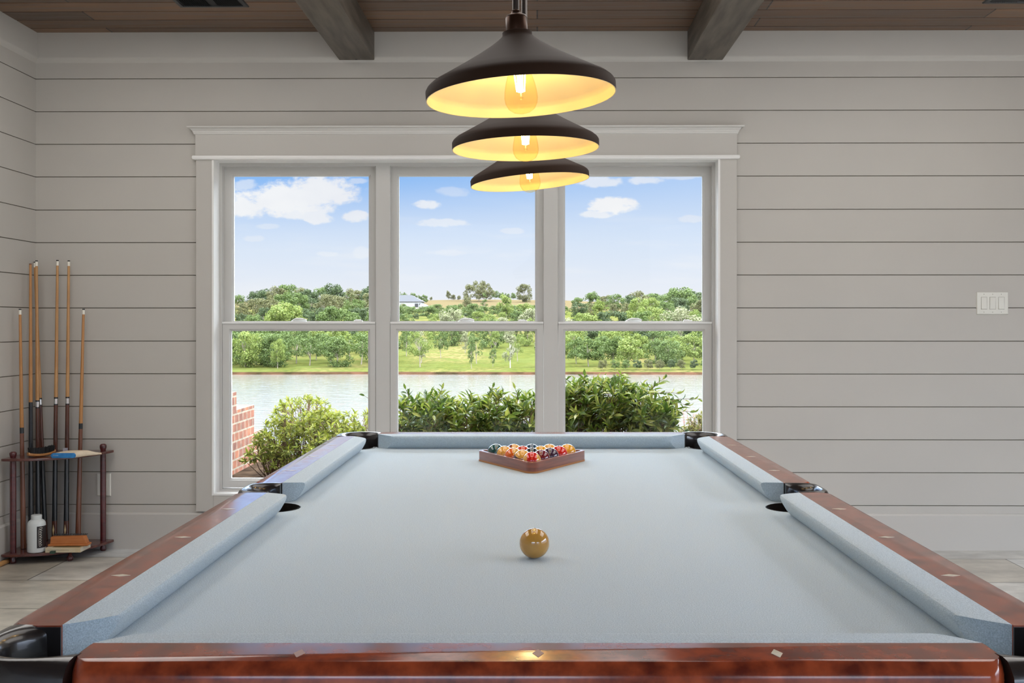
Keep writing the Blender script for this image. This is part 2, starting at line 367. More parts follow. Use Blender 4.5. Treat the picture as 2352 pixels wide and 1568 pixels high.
# vents
def vent(x0, y1, w, h, lab):
    y0 = y1-h; t = thing('ceiling_vent', lab, 'vent', ((x0+w/2), (y0+y1)/2, ZC)); L = t.location
    O = tuple(L)
    g = G().loft([[(x0+a, y0+a, z), (x0+w-a, y0+a, z), (x0+w-a, y1-a, z), (x0+a, y1-a, z)] for a, z in ((0, ZC), (.004, ZC-.006), (.022, ZC-.007), (.024, ZC-.001))], loop=True)
    mk('vent_frame', g, M_vent, parent=t, origin=O)
    g = G(); k = x0+.03
    while k < x0+w-.03:
        if abs(k-(x0+w/2)) > .012:
            g.add([(k, y0+.024, ZC-.001), (k, y1-.024, ZC-.001), (k+.006, y1-.024, ZC-.0075), (k+.006, y0+.024, ZC-.0075)], [(0, 1, 2, 3)])
        k += .011
    mk('louvres', g, M_vent, parent=t, origin=O)
    mk('backing', G().box(x0+.01, x0+w-.01, y0+.01, y1-.01, ZC-.0012, ZC-.0005), M_dark, parent=t, origin=O)
M_vent = pm('black_vent', (.02, .022, .026), rough=.4)
a = CP(406, 18, 5.048); vent(W(414, 18, 5.03)[0], 5.03, .345, .25, 'black louvred ceiling vent left of the left beam')
vent(CP(2254, 10, 4.99)[0], 5.005, .345, .25, 'black louvred ceiling vent cut by the top right corner of the picture')

# ------------------------------------------------------------------ window trim and windows
YC = YW-.020
def R(px0, px1, py0, py1, Y): a = W(px0, py1, Y); b = W(px1, py0, Y); return a[0], b[0], a[2], b[2]
t5 = bpy.data.objects.new('trim_5', None); C.objects.link(t5); t5['kind'] = 'structure'; t5['label'] = 'white casing with crowned header around the three windows'; t5['category'] = 'trim'
def cas(name, r, y0, y1, bev=.0015, mat=None):
    return mk(name, G().box(r[0], r[1], y0, y1, r[2], r[3]), mat or M_trim2, parent=t5, bevel=bev)
rl = R(450, 489.5, 364, 1174, YC); rr = R(1652.5, 1692.5, 361, 1172, YC); rb = R(489.5, 1652.5, 1137, 1173, YC)
cas('side_casing', rl, YC, YW+.001); cas('side_casing', rr, YC, YW+.001)
cas('bottom_casing', (rl[1]+.0006, rr[0]-.0006, rb[2], oz0), YC, YW+.001)
hd = R(448, 1693, 306, 358, YC-.003); cas('header_board', hd, YC-.003, YW+.001)
zc1 = W(1213, 288.5, YC-.03)[2]; zc0 = hd[3]
pr = [(.0, zc0-.004), (.006, zc0), (.007, zc0+.006), (.010, zc0+.009), (.010, zc0+.014), (.014, zc0+.018), (.021, zc0+.027), (.030, zc1-.008), (.034, zc1-.006), (.035, zc1)]
rings = []
for o_, z in pr: rings.append([(hd[0]-o_, YW, z), (hd[0]-o_, YC-.003-o_, z), (hd[1]+o_, YC-.003-o_, z), (hd[1]+o_, YW, z)])
mk('crown_moulding', G().loft(rings), M_trim, parent=t5)
zb0 = W(1213, 365.5, YC-.01)[2]; zb1 = hd[2]+.001
rings = []
for o_, z in ((.004, zb0), (.011, zb0+.003), (.014, (zb0+zb1)/2), (.012, zb1-.002), (.006, zb1)):
    rings.append([(hd[0]-o_, YW, z), (hd[0]-o_, YC-.003-o_, z), (hd[1]+o_, YC-.003-o_, z), (hd[1]+o_, YW, z)])
mk('header_bead', G().loft(rings), M_jamb, parent=t5)
# jamb extension ring
YF = YW+.075; jt = .0105
g = G().frame([(ox0, ox1, oz0, oz1, YC-.003), (ox0+jt, ox1-jt, oz0+jt, oz1-jt, YC-.003), (ox0+jt, ox1-jt, oz0+jt, oz1-jt, YF+.08), (ox0, ox1, oz0, oz1, YF+.08)])
mk('window_jamb', g, M_jamb, parent=t5)
jx0, jx1, jz0, jz1 = ox0+jt, ox1-jt, oz0+jt, oz1-jt

units = [((511, 862.5), (537, 847), (531, 845.5)), ((896.5, 1248), (916.5, 1229), (914, 1229)), ((1282, 1635), (1298, 1613), (1298.5, 1614.5))]
frame_r = R(511, 1635.5, 380, 1121, YF)
labs = ['left white double hung window above the brick wall view', 'middle white double hung window behind the pendants', 'right white double hung window nearest the light switch']
bounds = []
mull = [(W(863, 500, YF)[0], W(896, 500, YF)[0]), (W(1248.5, 500, YF)[0], W(1281.5, 500, YF)[0])]
midx = [jx0, (mull[0][0]+mull[0][1])/2, (mull[1][0]+mull[1][1])/2, jx1]
M_wash = pm('white_plastic', (.78, .78, .76), rough=.35)
for i, (su, gu, gl) in enumerate(units):
    w_ = bpy.data.objects.new('window_%d' % (i+1), None); C.objects.link(w_); w_['kind'] = 'structure'; w_['label'] = labs[i]; w_['category'] = 'window'
    ix0 = W(su[0], 500, YF)[0]; ix1 = W(su[1], 500, YF)[0]
    X0, X1 = midx[i], midx[i+1]
    g = G().frame([(X0, X1, jz0, jz1, YF), (ix0-.002, ix1+.002, frame_r[2]-.002, frame_r[3], YF), (ix0-.002, ix1+.002, frame_r[2]-.002, frame_r[3], YF+.069), (ix0+.012, ix1-.012, frame_r[2]+.012, frame_r[3]-.012, YF+.069), (ix0+.012, ix1-.012, frame_r[2]+.012, frame_r[3]-.012, YF+.078), (X0, X1, jz0, jz1, YF+.078)])
    mk('window_frame', g, M_vinyl, parent=w_)
    def sash(nm, ou, gl_, Y0, Y1, lock=False):
        a = R(ou[0], ou[1], ou[2], ou[3], Y0); b = R(gl_[0]-4.5, gl_[1]+4.5, gl_[2]-4.5, gl_[3]+4.5, Y0); c = R(gl_[0], gl_[1], gl_[2], gl_[3], Y0+.012)
        gg = G().frame([(*a, Y0), (*b, Y0), (*[b[k]+(.0015 if k in (0, 2) else -.0015) for k in range(4)], Y0+.004), (*c, Y0+.012), (*c, Y1), (*a, Y1)])
        o = mk(nm, gg, M_vinyl, parent=w_)
        mk('pane', G().box(c[0]-.004, c[1]+.004, Y0+.0165, Y0+.0170, c[2]-.004, c[3]+.004), M_glass, parent=o)
        return o, a
    up, ua = sash('upper_sash', (su[0]-5, su[1]+5, 377, 752), (gu[0], gu[1], 404.5, 737), YF+.038, YF+.068)
    lo, la = sash('lower_sash', (su[0], su[1], 740.5, 1119.5), (gl[0], gl[1], 760, 1098), YF+.003, YF+.034)
    if i >= 0:
        mk('meeting_rail', G().box(la[0], la[1], YF-.004, YF+.006, la[3]-.006, la[3]+.004), M_wash, parent=lo, bevel=.001)
        lx = W([685, 1070, 1455][i], 740, YF)[0]; lz = la[3]+.004
        g = G()
        g.loft([[(lx+a*s, YF+.018+b*s, z) for a, b in [(.045*math.cos(q*PI/8), .012*math.sin(q*PI/8)) for q in range(16)]] for s, z in ((1, lz), (.95, lz+.006), (.8, lz+.010))])
        g.tube([(lx-.03, YF+.01, lz+.010), (lx-.01, YF-.002, lz+.016), (lx+.025, YF-.004, lz+.015), (lx+.045, YF+.004, lz+.008)], [.004, .005, .005, .004], 8)
        mk('sash_lock', g, M_wash, parent=lo, smooth=True, auto=50)
        for px in ([822], [1200], [1580])[i]:
            tx = W(px, 740, YF)[0]
            mk('tilt_latch', G().box(tx-.024, tx+.024, YF+.004, YF+.022, lz-.001, lz+.009).box(tx-.018, tx+.012, YF+.022, YF+.034, lz-.001, lz+.013), M_wash, parent=lo, bevel=.0015)
# added eave, out of view, to keep direct sun out of the windows
struct('trim_6', G().box(XL-1, XR+1, YW+.2, YW+.72, 2.72, 2.86), M_trim, 'added unseen eave outside that keeps the sun off the windows', 'eave')
struct('roof', G().box(XL-1, XR+1, YB-.8, YW+.72, 2.87, 3.0), M_dark, 'dark roof slab above the ceiling', 'roof')

# wall plates
def plate(px0, px1, py0, py1, name, lab, n, kind):
    r = R(px0, px1, py0, py1, YW-.006); cx = (r[0]+r[1])/2; cz = (r[2]+r[3])/2
    t = thing(name, lab, 'switch' if n > 1 else 'outlet', (cx, YW, cz)); O = (cx, YW, cz)
    mk('wall_plate', G().loft([[(a, y, c), (b, y, c), (b, y, d), (a, y, d)] for a, b, c, d, y in ((r[0], r[1], r[2], r[3], YW), (r[0]+.001, r[1]-.001, r[2]+.001, r[3]-.001, YW-.004), (r[0]+.004, r[1]-.004, r[2]+.004, r[3]-.004, YW-.0065))]), M_plate, parent=t, origin=O)
    for k in range(n):
        x = cx+(k-(n-1)/2)*.0465
        g = G()
        if n > 1:
            up = k != 1
            y0, y1 = (YW-.0105, YW-.0075) if up else (YW-.0075, YW-.0105)
            hw = .0155; hh = .0325
            g.loft([[(x-hw, YW-.006, cz-hh), (x+hw, YW-.006, cz-hh), (x+hw, YW-.006, cz+hh), (x-hw, YW-.006, cz+hh)], [(x-hw+.001, y0, cz-hh+.001), (x+hw-.001, y0, cz-hh+.001), (x+hw-.001, y1, cz+hh-.001), (x-hw+.001, y1, cz+hh-.001)]])
            mk('rocker', g, M_plate, parent=t, origin=O)
            mk('slot_surround', G().frame([(x-hw-.001, x+hw+.001, cz-hh-.001, cz+hh+.001, YW-.0067), (x-hw, x+hw, cz-hh, cz+hh, YW-.0067), (x-hw, x+hw, cz-hh, cz+hh, YW-.0064), (x-hw-.001, x+hw+.001, cz-hh-.001, cz+hh+.001, YW-.0064)]), M_gap, parent=t, origin=O)
            for sz in (-.048, .048): mk('screw', G().lathe([(.0025, 0), (.002, .001)], 8, (x, YW-.0066, cz+sz), (0, -1, 0)), M_screw, parent=t, origin=O)
        else:
            for sz in (-.02, .02):
                g = G().box(x-.017, x+.017, YW-.008, YW-.006, cz+sz-.014, cz+sz+.014)
                o = mk('receptacle', g, M_plate, parent=t, origin=O, bevel=.001)
                mk('slots', G().box(x-.008, x-.0065, YW-.0083, YW-.0079, cz+sz-.002, cz+sz+.006).box(x+.0065, x+.008, YW-.0083, YW-.0079, cz+sz-.002, cz+sz+.006), M_dark, parent=o, origin=O)
M_plate = pm('almond_plate', (.70, .69, .63), rough=.35); M_screw = pm('screw', (.35, .34, .3), rough=.4)
plate(2243.5, 2316.5, 670, 722, 'light_switch', 'pale triple rocker light switch on the right part of the wall', 3, 's')
plate(222, 254, 1087, 1139, 'wall_outlet', 'pale outlet low on the wall behind the right post of the cue rack', 1, 'o')

# ------------------------------------------------------------------ pool table (local: x right, y away, origin on the floor)
TX, TY = cam2w(.012, 2.4405); W2, L2 = .57, 1.1385; ZB = .775
def TW(lx, ly, z): x, y = cam2w(lx+.012, ly+2.4405); return (x, y, z)
table = thing('pool_table', 'mahogany pool table with pale blue grey cloth in the foreground', 'pool table', (TX, TY, 0), (0, 0, TH))
def arc(cx, cy, r, a0, a1, n): return [(cx+r*math.cos(math.radians(a0+(a1-a0)*i/n)), cy+r*math.sin(math.radians(a0+(a1-a0)*i/n))) for i in range(n+1)]
def notch():
    ex, ey = .64, 1.21; ccx, ccy, cr = .625, 1.195, .058; scx, sr = .62, .060
    d = math.degrees
    a_s = d(math.acos((ex-scx)/sr)); pts = []
    def corner(sx, sy):
        h = math.sqrt(cr**2-(ex-ccx)**2); k = math.sqrt(cr**2-(ey-ccy)**2)
        a0 = math.degrees(math.atan2(-h, ex-ccx)); a1 = math.degrees(math.atan2(ey-ccy, -k))
        p = arc(ccx, ccy, cr, a0, a1-360, 16)        # from the long edge round the inside to the short edge
        return [(x*sx, y*sy) for x, y in p]
    def side(sx):
        p = arc(scx, 0, sr, -a_s, -360+a_s, 18); return [(x*sx, y) for x, y in p]
    pts += corner(1, -1)[::-1]                        # bottom right
    pts += side(1)
    pts += corner(1, 1)
    pts += corner(-1, 1)[::-1]
    pts += [(x, -y) for x, y in side(-1)]
    pts += corner(-1, -1)
    return pts
bed = mk('playing_surface', G().prism(notch(), ZB-.03, ZB), M_cloth, parent=table); bed['label'] = 'flat pale blue grey cloth'
sec = [(0, .817), (.0015, .8208), (.006, .8222), (.014, .8228), (.026, .8233), (.039, .8237), (.051, .8240), (.051, .7755), (.026, .7755), (.014, .788), (.005, .803), (.0010, .812)]
def cushion(t0n, t0b, t1n, t1b, fn):
    rings = []
    def end(a, b, u): return a+(b-a)*(max(u, 0)/.051)**.62
    n = 24; us = sec
    rings = []
    for i in range(n+1):
        s = i/n
        rings.append([fn((end(t0n, t0b, u)+.6*(.824-z)*(1-u/.051))*(1-s)+(end(t1n, t1b, u)-.6*(.824-z)*(1-u/.051))*s, u, z) for u, z in us])
    o = mk('cushion', G().loft(rings), M_cloth, parent=table, smooth=True, auto=40); return o
lvl = [(.700, .117), (.765, .117), (.774, .121), (.780, .1275), (.788, .1315), (.798, .1325), (.808, .1310), (.815, .1280), (.820, .1235), (.8232, .1195), (.8240, .1180)]
def rail(t0, t1, fn, rr=.028):
    rings = []
    for z, o in lvl:
        p = [(t0, .0512)]
        p += [(t0+rr-rr*math.cos(a*PI/12), o-rr+rr*math.sin(a*PI/12)) for a in range(7)]
        p += [(t1-rr+rr*math.sin(a*PI/12), o-rr+rr*math.cos(a*PI/12)) for a in range(7)]
        p += [(t1, .0512)]
        rings.append([fn(t, u, z) for t, u in p])
    return mk('rail', G().loft(rings), M_mahog, parent=table, smooth=True, auto=30)
def sight(r, cx, cy, along_x, mat=None):
    a, b = (.0150, .0070)
    if not along_x: a, b = b, a
    mk('sight', G().prism([(cx-a, cy), (cx, cy-b), (cx+a, cy), (cx, cy+b)], .8239, .82445), mat or M_sight, parent=r)
M_sight2 = pm('reflecting_sight', (.40, .17, .11), (.50, .27, .18), rough=.12, coat=.8)  # reddish colour stands in for reflections on the pearl sights
sp = 2*L2/8; spx = 2*W2/4
for sx in (-1, 1):
    for (n0, b0, n1, b1, w0, w1, ks) in ((-1.0555, -1.1135, -.093, -.074, -1.1175, -.071, (1, 2, 3)), (.093, .074, 1.0555, 1.1135, .071, 1.1175, (5, 6, 7))):
        cushion(n0, b0, n1, b1, lambda t, u, z: (sx*(W2+u), t, z))
        r = rail(w0, w1, lambda t, u, z: (sx*(W2+u), t, z))
        for k in ks: sight(r, sx*.649, -L2+k*sp, True)
for sy in (-1, 1):
    cushion(-.488, -.548, .488, .548, lambda t, u, z: (t, sy*(L2+u), z))
    r = rail(-.548, .548, lambda t, u, z: (t, sy*(L2+u), z))
    for k in (-1, 0, 1): sight(r, k*spx, sy*(L2+.091), False, M_sight if (sy < 0 and k == 1) else M_sight2)
def casting(inner, outer, cen, shields=()):
    rings = []
    K = len(inner)
    for qi, (I, O) in enumerate(zip(inner, outer)):
        I = Vector(I); O = Vector(O); dr = (O-I).normalized(); e_ = max(0, 1-min(qi, K-1-qi)/4.0)
        def at(w, e=0): p = O.lerp(I, w)+dr*e; return (p.x, p.y)
        q = [(at(0, -.004), .70), (at(0, .001), .762), (at(0, .007), .776), (at(0, .0085), .792), (at(0, .006), .808), (at(.02), .818), (at(.12), .8235), (at(.28), .8255), (at(.5), .8245), (at(.72), .819), (at(.88), .810), (at(.97), .797), (at(1), .775), (at(1, .004), .70)]
        rings.append([(x, y, z+(.8215-z)*e_ if 6 <= n_ <= 11 and z < .8215 else z) for n_, ((x, y), z) in enumerate(q)])
    gc = G().loft(rings)
    for sh in shields: gc.box(*sh, .70, .8225)
    o = mk('pocket_casting', gc, M_cast, parent=table, smooth=True, auto=60)
    cup = [(.062, .776), (.0605, .74), (.055, .68), (.045, .65), (.02, .64), (.019, .642), (.043, .653), (.053, .682), (.0585, .74), (.060, .776)]
    mk('pocket_cup', G().lathe(cup, 24, (cen[0], cen[1], 0), cap=False), M_liner, parent=o, smooth=True)
for sx in (-1, 1):
    for sy in (-1, 1):
        C0 = (.600, 1.170); r = .062
        a0 = math.degrees(math.atan2(.025, -.057)); a1 = math.degrees(math.atan2(-.057, .025))
        inn = arc(C0[0], C0[1], r, a0, a1, 28)           # from the short rail round the corner to the long rail
        R_ = .088; ex, ey = .6955, 1.2640
        out = [(.5485+(ex-R_-.5485)*i/6, ey) for i in range(6)] + arc(ex-R_, ey-R_, R_, 90, 0, 16) + [(ex, (ey-R_)+(1.118-(ey-R_))*i/6) for i in range(1, 7)]
        casting([(x*sx, y*sy) for x, y in inn], [(x*sx, y*sy) for x, y in out], (.62*sx, 1.19*sy), [sorted((sx*.6205, sx*.672))+sorted((sy*1.1178, sy*1.1205)), sorted((sx*.5483, sx*.551))+sorted((sy*1.1900, sy*1.240))])
    inn = arc(.628, 0, .052, -97, 97, 24)
    out = [(.622+(.670-.622)*i/5, -.0705) for i in range(5)] + arc(.670, -.0425, .028, -90, 0, 5)[:6] + [(.698, y*.0425) for y in (-.5, 0, .5)] + arc(.670, .0425, .028, 0, 90, 5) + [(.670-(.048)*i/5, .0705) for i in range(1, 6)]
    out = out[:25]
    while len(out) < 25: out.append(out[-1])
    casting([(x*sx, y) for x, y in inn], [(x*sx, y) for x, y in out], (.625*sx, 0), [sorted((sx*.6205, sx*.675))+sorted((q*.0680, q*.0708)) for q in (-1, 1)])
# cabinet and legs
g = G()
for s in (-1, 1):
    g.box(s*.655-.018, s*.655+.018, -1.19, 1.19, .50, .745); g.box(-.62, .62, s*1.215-.018, s*1.215+.018, .50, .745)
mk('cabinet', g, M_mahog, parent=table, bevel=.004)
mk('slate_support', G().box(-.60, .60, -1.12, 1.12, .69, .744), M_dark, parent=table)
for sx in (-1, 1):
    for sy in (-1, 1):
        pr = [(.085, 0), (.09, .02), (.09, .06), (.07, .08), (.06, .12), (.075, .2), (.09, .3), (.095, .38), (.08, .42), (.10, .44), (.10, .62)]
        mk('leg', G().loft([[(sx*.53+r*a, sy*1.09+r*b, z) for a, b in ((-1, -.8), (-.8, -1), (.8, -1), (1, -.8), (1, .8), (.8, 1), (-.8, 1), (-1, .8))] for r, z in pr]), M_mahog, parent=table, smooth=True, auto=35)

# ------------------------------------------------------------------ balls and rack
BR = .028575
def sphere(r, n=32, m=20):
    g = G(); prof = [(max(r*math.sin(PI*i/m), .00002), -r*math.cos(PI*i/m)) for i in range(m+1)]
    return g.lathe(prof, n)
def ballmat(name, col, stripe=False, cream=(.78, .40, .08)):
    m = pm(name, col, rough=.06, coat=1., coat_rough=.02)
    if stripe:
        nt = m.node_tree; b = nt.nodes['Principled BSDF']; tc = nt.nodes.new('ShaderNodeTexCoord'); sp_ = nt.nodes.new('ShaderNodeSeparateXYZ')
        nt.links.new(tc.outputs['Object'], sp_.inputs[0]); ab = nt.nodes.new('ShaderNodeMath'); ab.operation = 'ABSOLUTE'; nt.links.new(sp_.outputs[2], ab.inputs[0])
        gt = nt.nodes.new('ShaderNodeMath'); gt.operation = 'GREATER_THAN'; gt.inputs[1].default_value = BR*.52; nt.links.new(ab.outputs[0], gt.inputs[0])
        x = nt.nodes.new('ShaderNodeMix'); x.data_type = 'RGBA'; nt.links.new(gt.outputs[0], x.inputs[0]); x.inputs[6].default_value = (*col, 1); x.inputs[7].default_value = (*cream, 1)
        nt.links.new(x.outputs[2], b.inputs['Base Color'])
    return m
ball_mesh = None
def ball(mat, lx, ly, rot, lab, cat='billiard ball', grp=None, name='billiard_ball'):
    global ball_mesh
    if ball_mesh is None:
        o0 = mk('tmp', sphere(BR), mat, smooth=True); ball_mesh = o0.data; bpy.data.objects.remove(o0)
    me = ball_mesh.copy(); me.materials.clear(); me.materials.append(mat)
    o = bpy.data.objects.new(name, me); C.objects.link(o); o.location = TW(lx, ly, ZB+BR); o.rotation_euler = rot
    return tag(o, lab, cat, grp)
ball(pm('lamplit_cream_ball', (.56, .29, .055), (.50, .25, .045), rough=.08, coat=1, nscale=40), (1227.5-PX)/F*1.915-.012, 1.915-2.4405, (0, 0, 0), 'lamplit cream cue ball alone in the middle of the cloth', 'ball', name='cue_ball')  # cream ball with the lamps' warm light put into its colour
KR, KO, KM, KG, KP, KK, KY, KB = (.62, .015, .01), (.75, .13, .01), (.16, .01, .02), (.01, .07, .07), (.05, .018, .045), (.012, .012, .014), (.78, .36, .02), (.01, .05, .10)
cats = 'racked billiard balls'
rows = [  # front to back, left to right: (colour, stripe, rotation, label)
 [(KR, 1, (0, PI/2, 0), 'red striped ball at the front tip of the wooden triangle')],
 [(KP, 1, (.45, 0, .2), 'dark purple ball with cream cap, left ball of the second row'), (KM, 0, (0, 0, 0), 'solid maroon ball, right ball of the second row')],
 [(KO, 1, (.3, 1.0, 0), 'orange ball with a yellowish side on the left rim, third row'), (KK, 0, (0, 0, 0), 'black green ball at the centre of the third row'), (KP, 0, (0, 0, 0), 'solid dark purple ball on the right rim, third row')],
 [(KG, 1, (1.25, .15, 0), 'yellowish cream ball with teal band and a black number, fourth row'), (KR, 0, (0, 0, 0), 'orange red ball in the fourth row behind the purple cream one'), (KY, 0, (0, 0, 0), 'amber ball in the fourth row, right of centre'), (KR, 0, (0, 0, 0), 'bright solid red ball on the right rim, fourth row')],
 [(KG, 0, (0, 0, 0), 'dark teal ball in the left back corner of the triangle'), (KM, 1, (.5, .9, 0), 'maroon and cream ball, second from left in the back row'), (KB, 0, (0, 0, 0), 'dark green ball in the middle of the back row'), (KY, 1, (1.2, .5, 0), 'amber ball with cream, second from right in the back row'), (KY, 0, (0, 0, 0), 'solid orange yellow ball in the right back corner of the triangle')]]
mats_b = {}
BY = .6215
for ri, row in enumerate(rows):
    for ci, (c, s, rot, lab) in enumerate(row):
        k = (c, s)
        if (ri, ci) == (3, 1): c = (.62, .05, .015); k = (c, s)
        if k not in mats_b: mats_b[k] = ballmat('ball_enamel', c, bool(s))
        b = ball(mats_b[k], (ci-ri/2)*.0573-.0006, BY+ri*.0496, rot, lab, 'ball', cats)
        if (ri, ci) == (3, 0):
            cu = bpy.data.curves.new('number', 'FONT'); cu.body = '10'; cu.size = .018; cu.align_x = 'CENTER'; cu.align_y = 'CENTER'; cu.extrude = .0002
            to = bpy.data.objects.new('number', cu); C.objects.link(to); bpy.context.view_layer.update()
            dg = bpy.context.evaluated_depsgraph_get(); me = bpy.data.meshes.new_from_object(to.evaluated_get(dg)); bpy.data.objects.remove(to)
            me.materials.clear(); me.materials.append(M_dark)
            for v in me.vertices:      # wrap the digits on the ball
                x, y = v.co.x, v.co.y; v.co.z = math.sqrt(max(BR**2-x*x-y*y, 0))+.0002
            no = bpy.data.objects.new('number', me); C.objects.link(no); no.parent = b
            no.matrix_parent_inverse = Matrix.Identity(4)
            wr = Matrix.Rotation(-.30, 4, 'Z') @ Matrix.Rotation(PI/2+.05, 4, 'X') @ Matrix.Rotation(-.5, 4, 'Z')
            no.matrix_local = b.rotation_euler.to_matrix().to_4x4().inverted() @ wr
# triangle rack
def tri(off, rr, n=7):
    v = [(0, BY), (4*.0573/2, BY+4*.0496), (-4*.0573/2, BY+4*.0496)]
    k = (off-rr)/math.sin(PI/6); out = []
    cx = 0; cy = BY+2*4*.0496/3
    for (x, y), a0 in zip(v, (210, 330, 90)):
        d = Vector((x-cx, y-cy)).normalized(); px_, py_ = x+d.x*k, y+d.y*k
        out += [(px_+rr*math.cos(math.radians(a0+120*i/n)), py_+rr*math.sin(math.radians(a0+120*i/n))) for i in range(n+1)]
    return out
i_ = tri(.0297, .012); o_ = tri(.0425, .024)
def ins(poly, c, e): return [(c[0]+(x-c[0])*(1-e), c[1]+(y-c[1])*(1-e)) for x, y in poly]
cc = (0, BY+.132)
rk = thing('ball_rack', 'brown wooden triangle rack around the fifteen balls near the far rail', 'rack', TW(cc[0], cc[1], ZB), (0, 0, TH))
def rel(poly, z): return [(x-cc[0], y-cc[1], z) for x, y in poly]
body = G().loft([rel(o_, .0055), rel(o_, .0325), rel(ins(o_, cc, .01), .034), rel(ins(i_, cc, -.01), .034), rel(i_, .0325), rel(i_, .0055)], loop=True)
mk('rack_body', body, M_rackw, parent=rk, smooth=True, auto=35)
mk('base_strip', G().loft([rel(ins(o_, cc, -.006), .0005), rel(ins(o_, cc, -.006), .0055), rel(i_, .0055), rel(i_, .0005)], loop=True), pm('amber_edge', (.45, .18, .05), rough=.4), parent=rk)

# ------------------------------------------------------------------ pendants
M_lamp_white = None
def pendant(px, d, tilt, lab):
    D = .356; zr = CZ+1.19*D
    x, y = CW(px, d)
    t = thing('pendant_light', lab, 'pendant light', (x, y, zr), (0, -tilt, TH), 'pendant lights above the pool table')
    r = D/2
    outp = [(r, 0), (r, .017), (r-.003, .022), (r-.010, .028), (.140, .0435), (.107, .0620), (.080, .0780), (.0567, .0930), (.042, .1035), (.034, .1100), (.0290, .1150), (.0278, .1180), (.0278, .1225), (.024, .1240), (.0205, .1245)]
    inp = [(.0205, .1230), (.024, .118), (.034, .1070), (.0567, .0905), (.080, .0755), (.107, .0595), (.140, .0410), (r-.0105, .0260), (r-.0025, .0200), (r-.0018, .0160), (r-.0018, .0001)]
    mk('lamp_shade', G().lathe(outp, 72, cap=False), M_shade, parent=t, smooth=True, auto=50)['label'] = 'dark bronze outer shade'
    mk('shade_lining', G().lathe(inp, 72, cap=False), M_gold, parent=t, smooth=True, auto=50)['label'] = 'gold lining'
    mk('rim_edge', G().lathe([(r, 0), (r-.0018, 0)], 72, cap=False), M_gold, parent=t)
    mk('socket_cup', G().lathe([(.0203, .1235), (.0205, .125), (.0205, .150), (.0185, .154), (.012, .157), (.009, .1585), (.0085, .163), (.0065, .165)], 32), M_bronze, parent=t, smooth=True, auto=40)
    mk('bulb_holder', G().lathe([(.016, .124), (.016, .086), (.014, .083), (.002, .083)], 24), M_dark, parent=t, smooth=True, auto=40)
    # rod hangs straight: cancel the tilt
    up = Vector((math.sin(tilt), 0, math.cos(tilt)))
    s = Vector((0, 0, .163)); L_ = (ZC-zr-.163)
    mk('rod', G().tube([s, s+up*.02, s+up*L_], .0064, 14), M_rod, parent=t, smooth=True, auto=50)
    e = s+up*(L_-.0)
    mk('canopy', G().lathe([(.055, 0), (.055, -.006), (.045, -.016), (.012, -.022), (.008, -.03)][::-1], 32, tuple(e), tuple(up)), M_bronze, parent=t, smooth=True, auto=40)
    bp = [(.0130, .090), (.0130, .080), (.0160, .066), (.0215, .048), (.0275, .028), (.0305, .012), (.0315, .000), (.0300, -.010), (.0250, -.020), (.0160, -.0265), (.006, -.0292), (.0003, -.0300)]
    b = mk('bulb', G().lathe(bp, 40, cap=False), M_bulb, parent=t, smooth=True)
    fg = G()
    for k in range(6):
        a = k*PI/3
        fg.tube([(.007*math.cos(a), .007*math.sin(a), .012), (.0105*math.cos(a), .0105*math.sin(a), .050)], .0013, 6)
    mk('filament', fg, M_fil, parent=b)
    mk('filament_stem', G().lathe([(.006, .083), (.0045, .06), (.0022, .04), (.0015, .004), (.004, .000), (.001, -.003)], 12), pm('clear_stem', (.9, .75, .5), rough=.1, trans=.8), parent=b, smooth=True)
    wx = math.sin(-tilt)*.02
    l = lamp('bulb_light', 'POINT', (0, 0, .030), BULB_W, (1, .80, .50), shadow_soft_size=.018); l.parent = t
BULB_W = .9
pendant(1197, 1.902, .062, 'nearest and largest looking of the three bronze cone pendant lights')
pendant(1207.5, 2.461, .027, 'middle one of the three bronze cone pendant lights over the table')
pendant(1217.5, 3.038, .088, 'farthest and lowest looking of the three bronze cone pendant lights')

# ------------------------------------------------------------------ cue rack in the corner
lp = CW(30, 5.16); rp = CW(237, 5.45); mp = CW(161, 5.215)
RK = (XL+.02, YW-.02)
rack = thing('cue_rack', 'dark cherry corner floor rack holding the pool cues', 'cue rack', (RK[0], RK[1], 0)); RO = (RK[0], RK[1], 0)
A = (XL+.030, lp[1]-.045); B = (rp[0]+.045, YW-.030); Cc = (B[0]-.05, A[1]-.005)
front = [((1-t)**2*A[0]+2*t*(1-t)*Cc[0]+t*t*B[0], (1-t)**2*A[1]+2*t*(1-t)*Cc[1]+t*t*B[1]) for t in [i/20 for i in range(21)]]
poly = front + [(B[0]-.005, YW-.018), (XL+.018, YW-.018), (XL+.018, A[1]+.005)]
for z in (.041, .524):
    mk('shelf', G().prism(poly, z, z+.013), M_shelfwood, parent=rack, origin=RO, bevel=.003)
for (p, zt) in ((lp, .568), (rp, .574)):
    pr = [(.010, .0), (.0155, .004), (.0165, .014), (.0125, .026), (.0115, .034), (.0135, .041), (.0150, .06), (.0152, .30), (.0150, .50), (.0140, .522), (.0125, .530), (.0130, .538), (.0160, .548), (.0180, .558), (.0165, zt-.005), (.010, zt), (.002, zt+.0008)]
    mk('post', G().lathe(pr, 24, (p[0], p[1], 0)), M_cuerack, parent=rack, origin=RO, smooth=True, auto=50)
mk('foot', G().lathe([(.008, 0), (.014, .004), (.0165, .013), (.0150, .022), (.009, .029), (.008, .041)], 20, (mp[0], mp[1], 0)), M_cuerack, parent=rack, origin=RO, smooth=True)
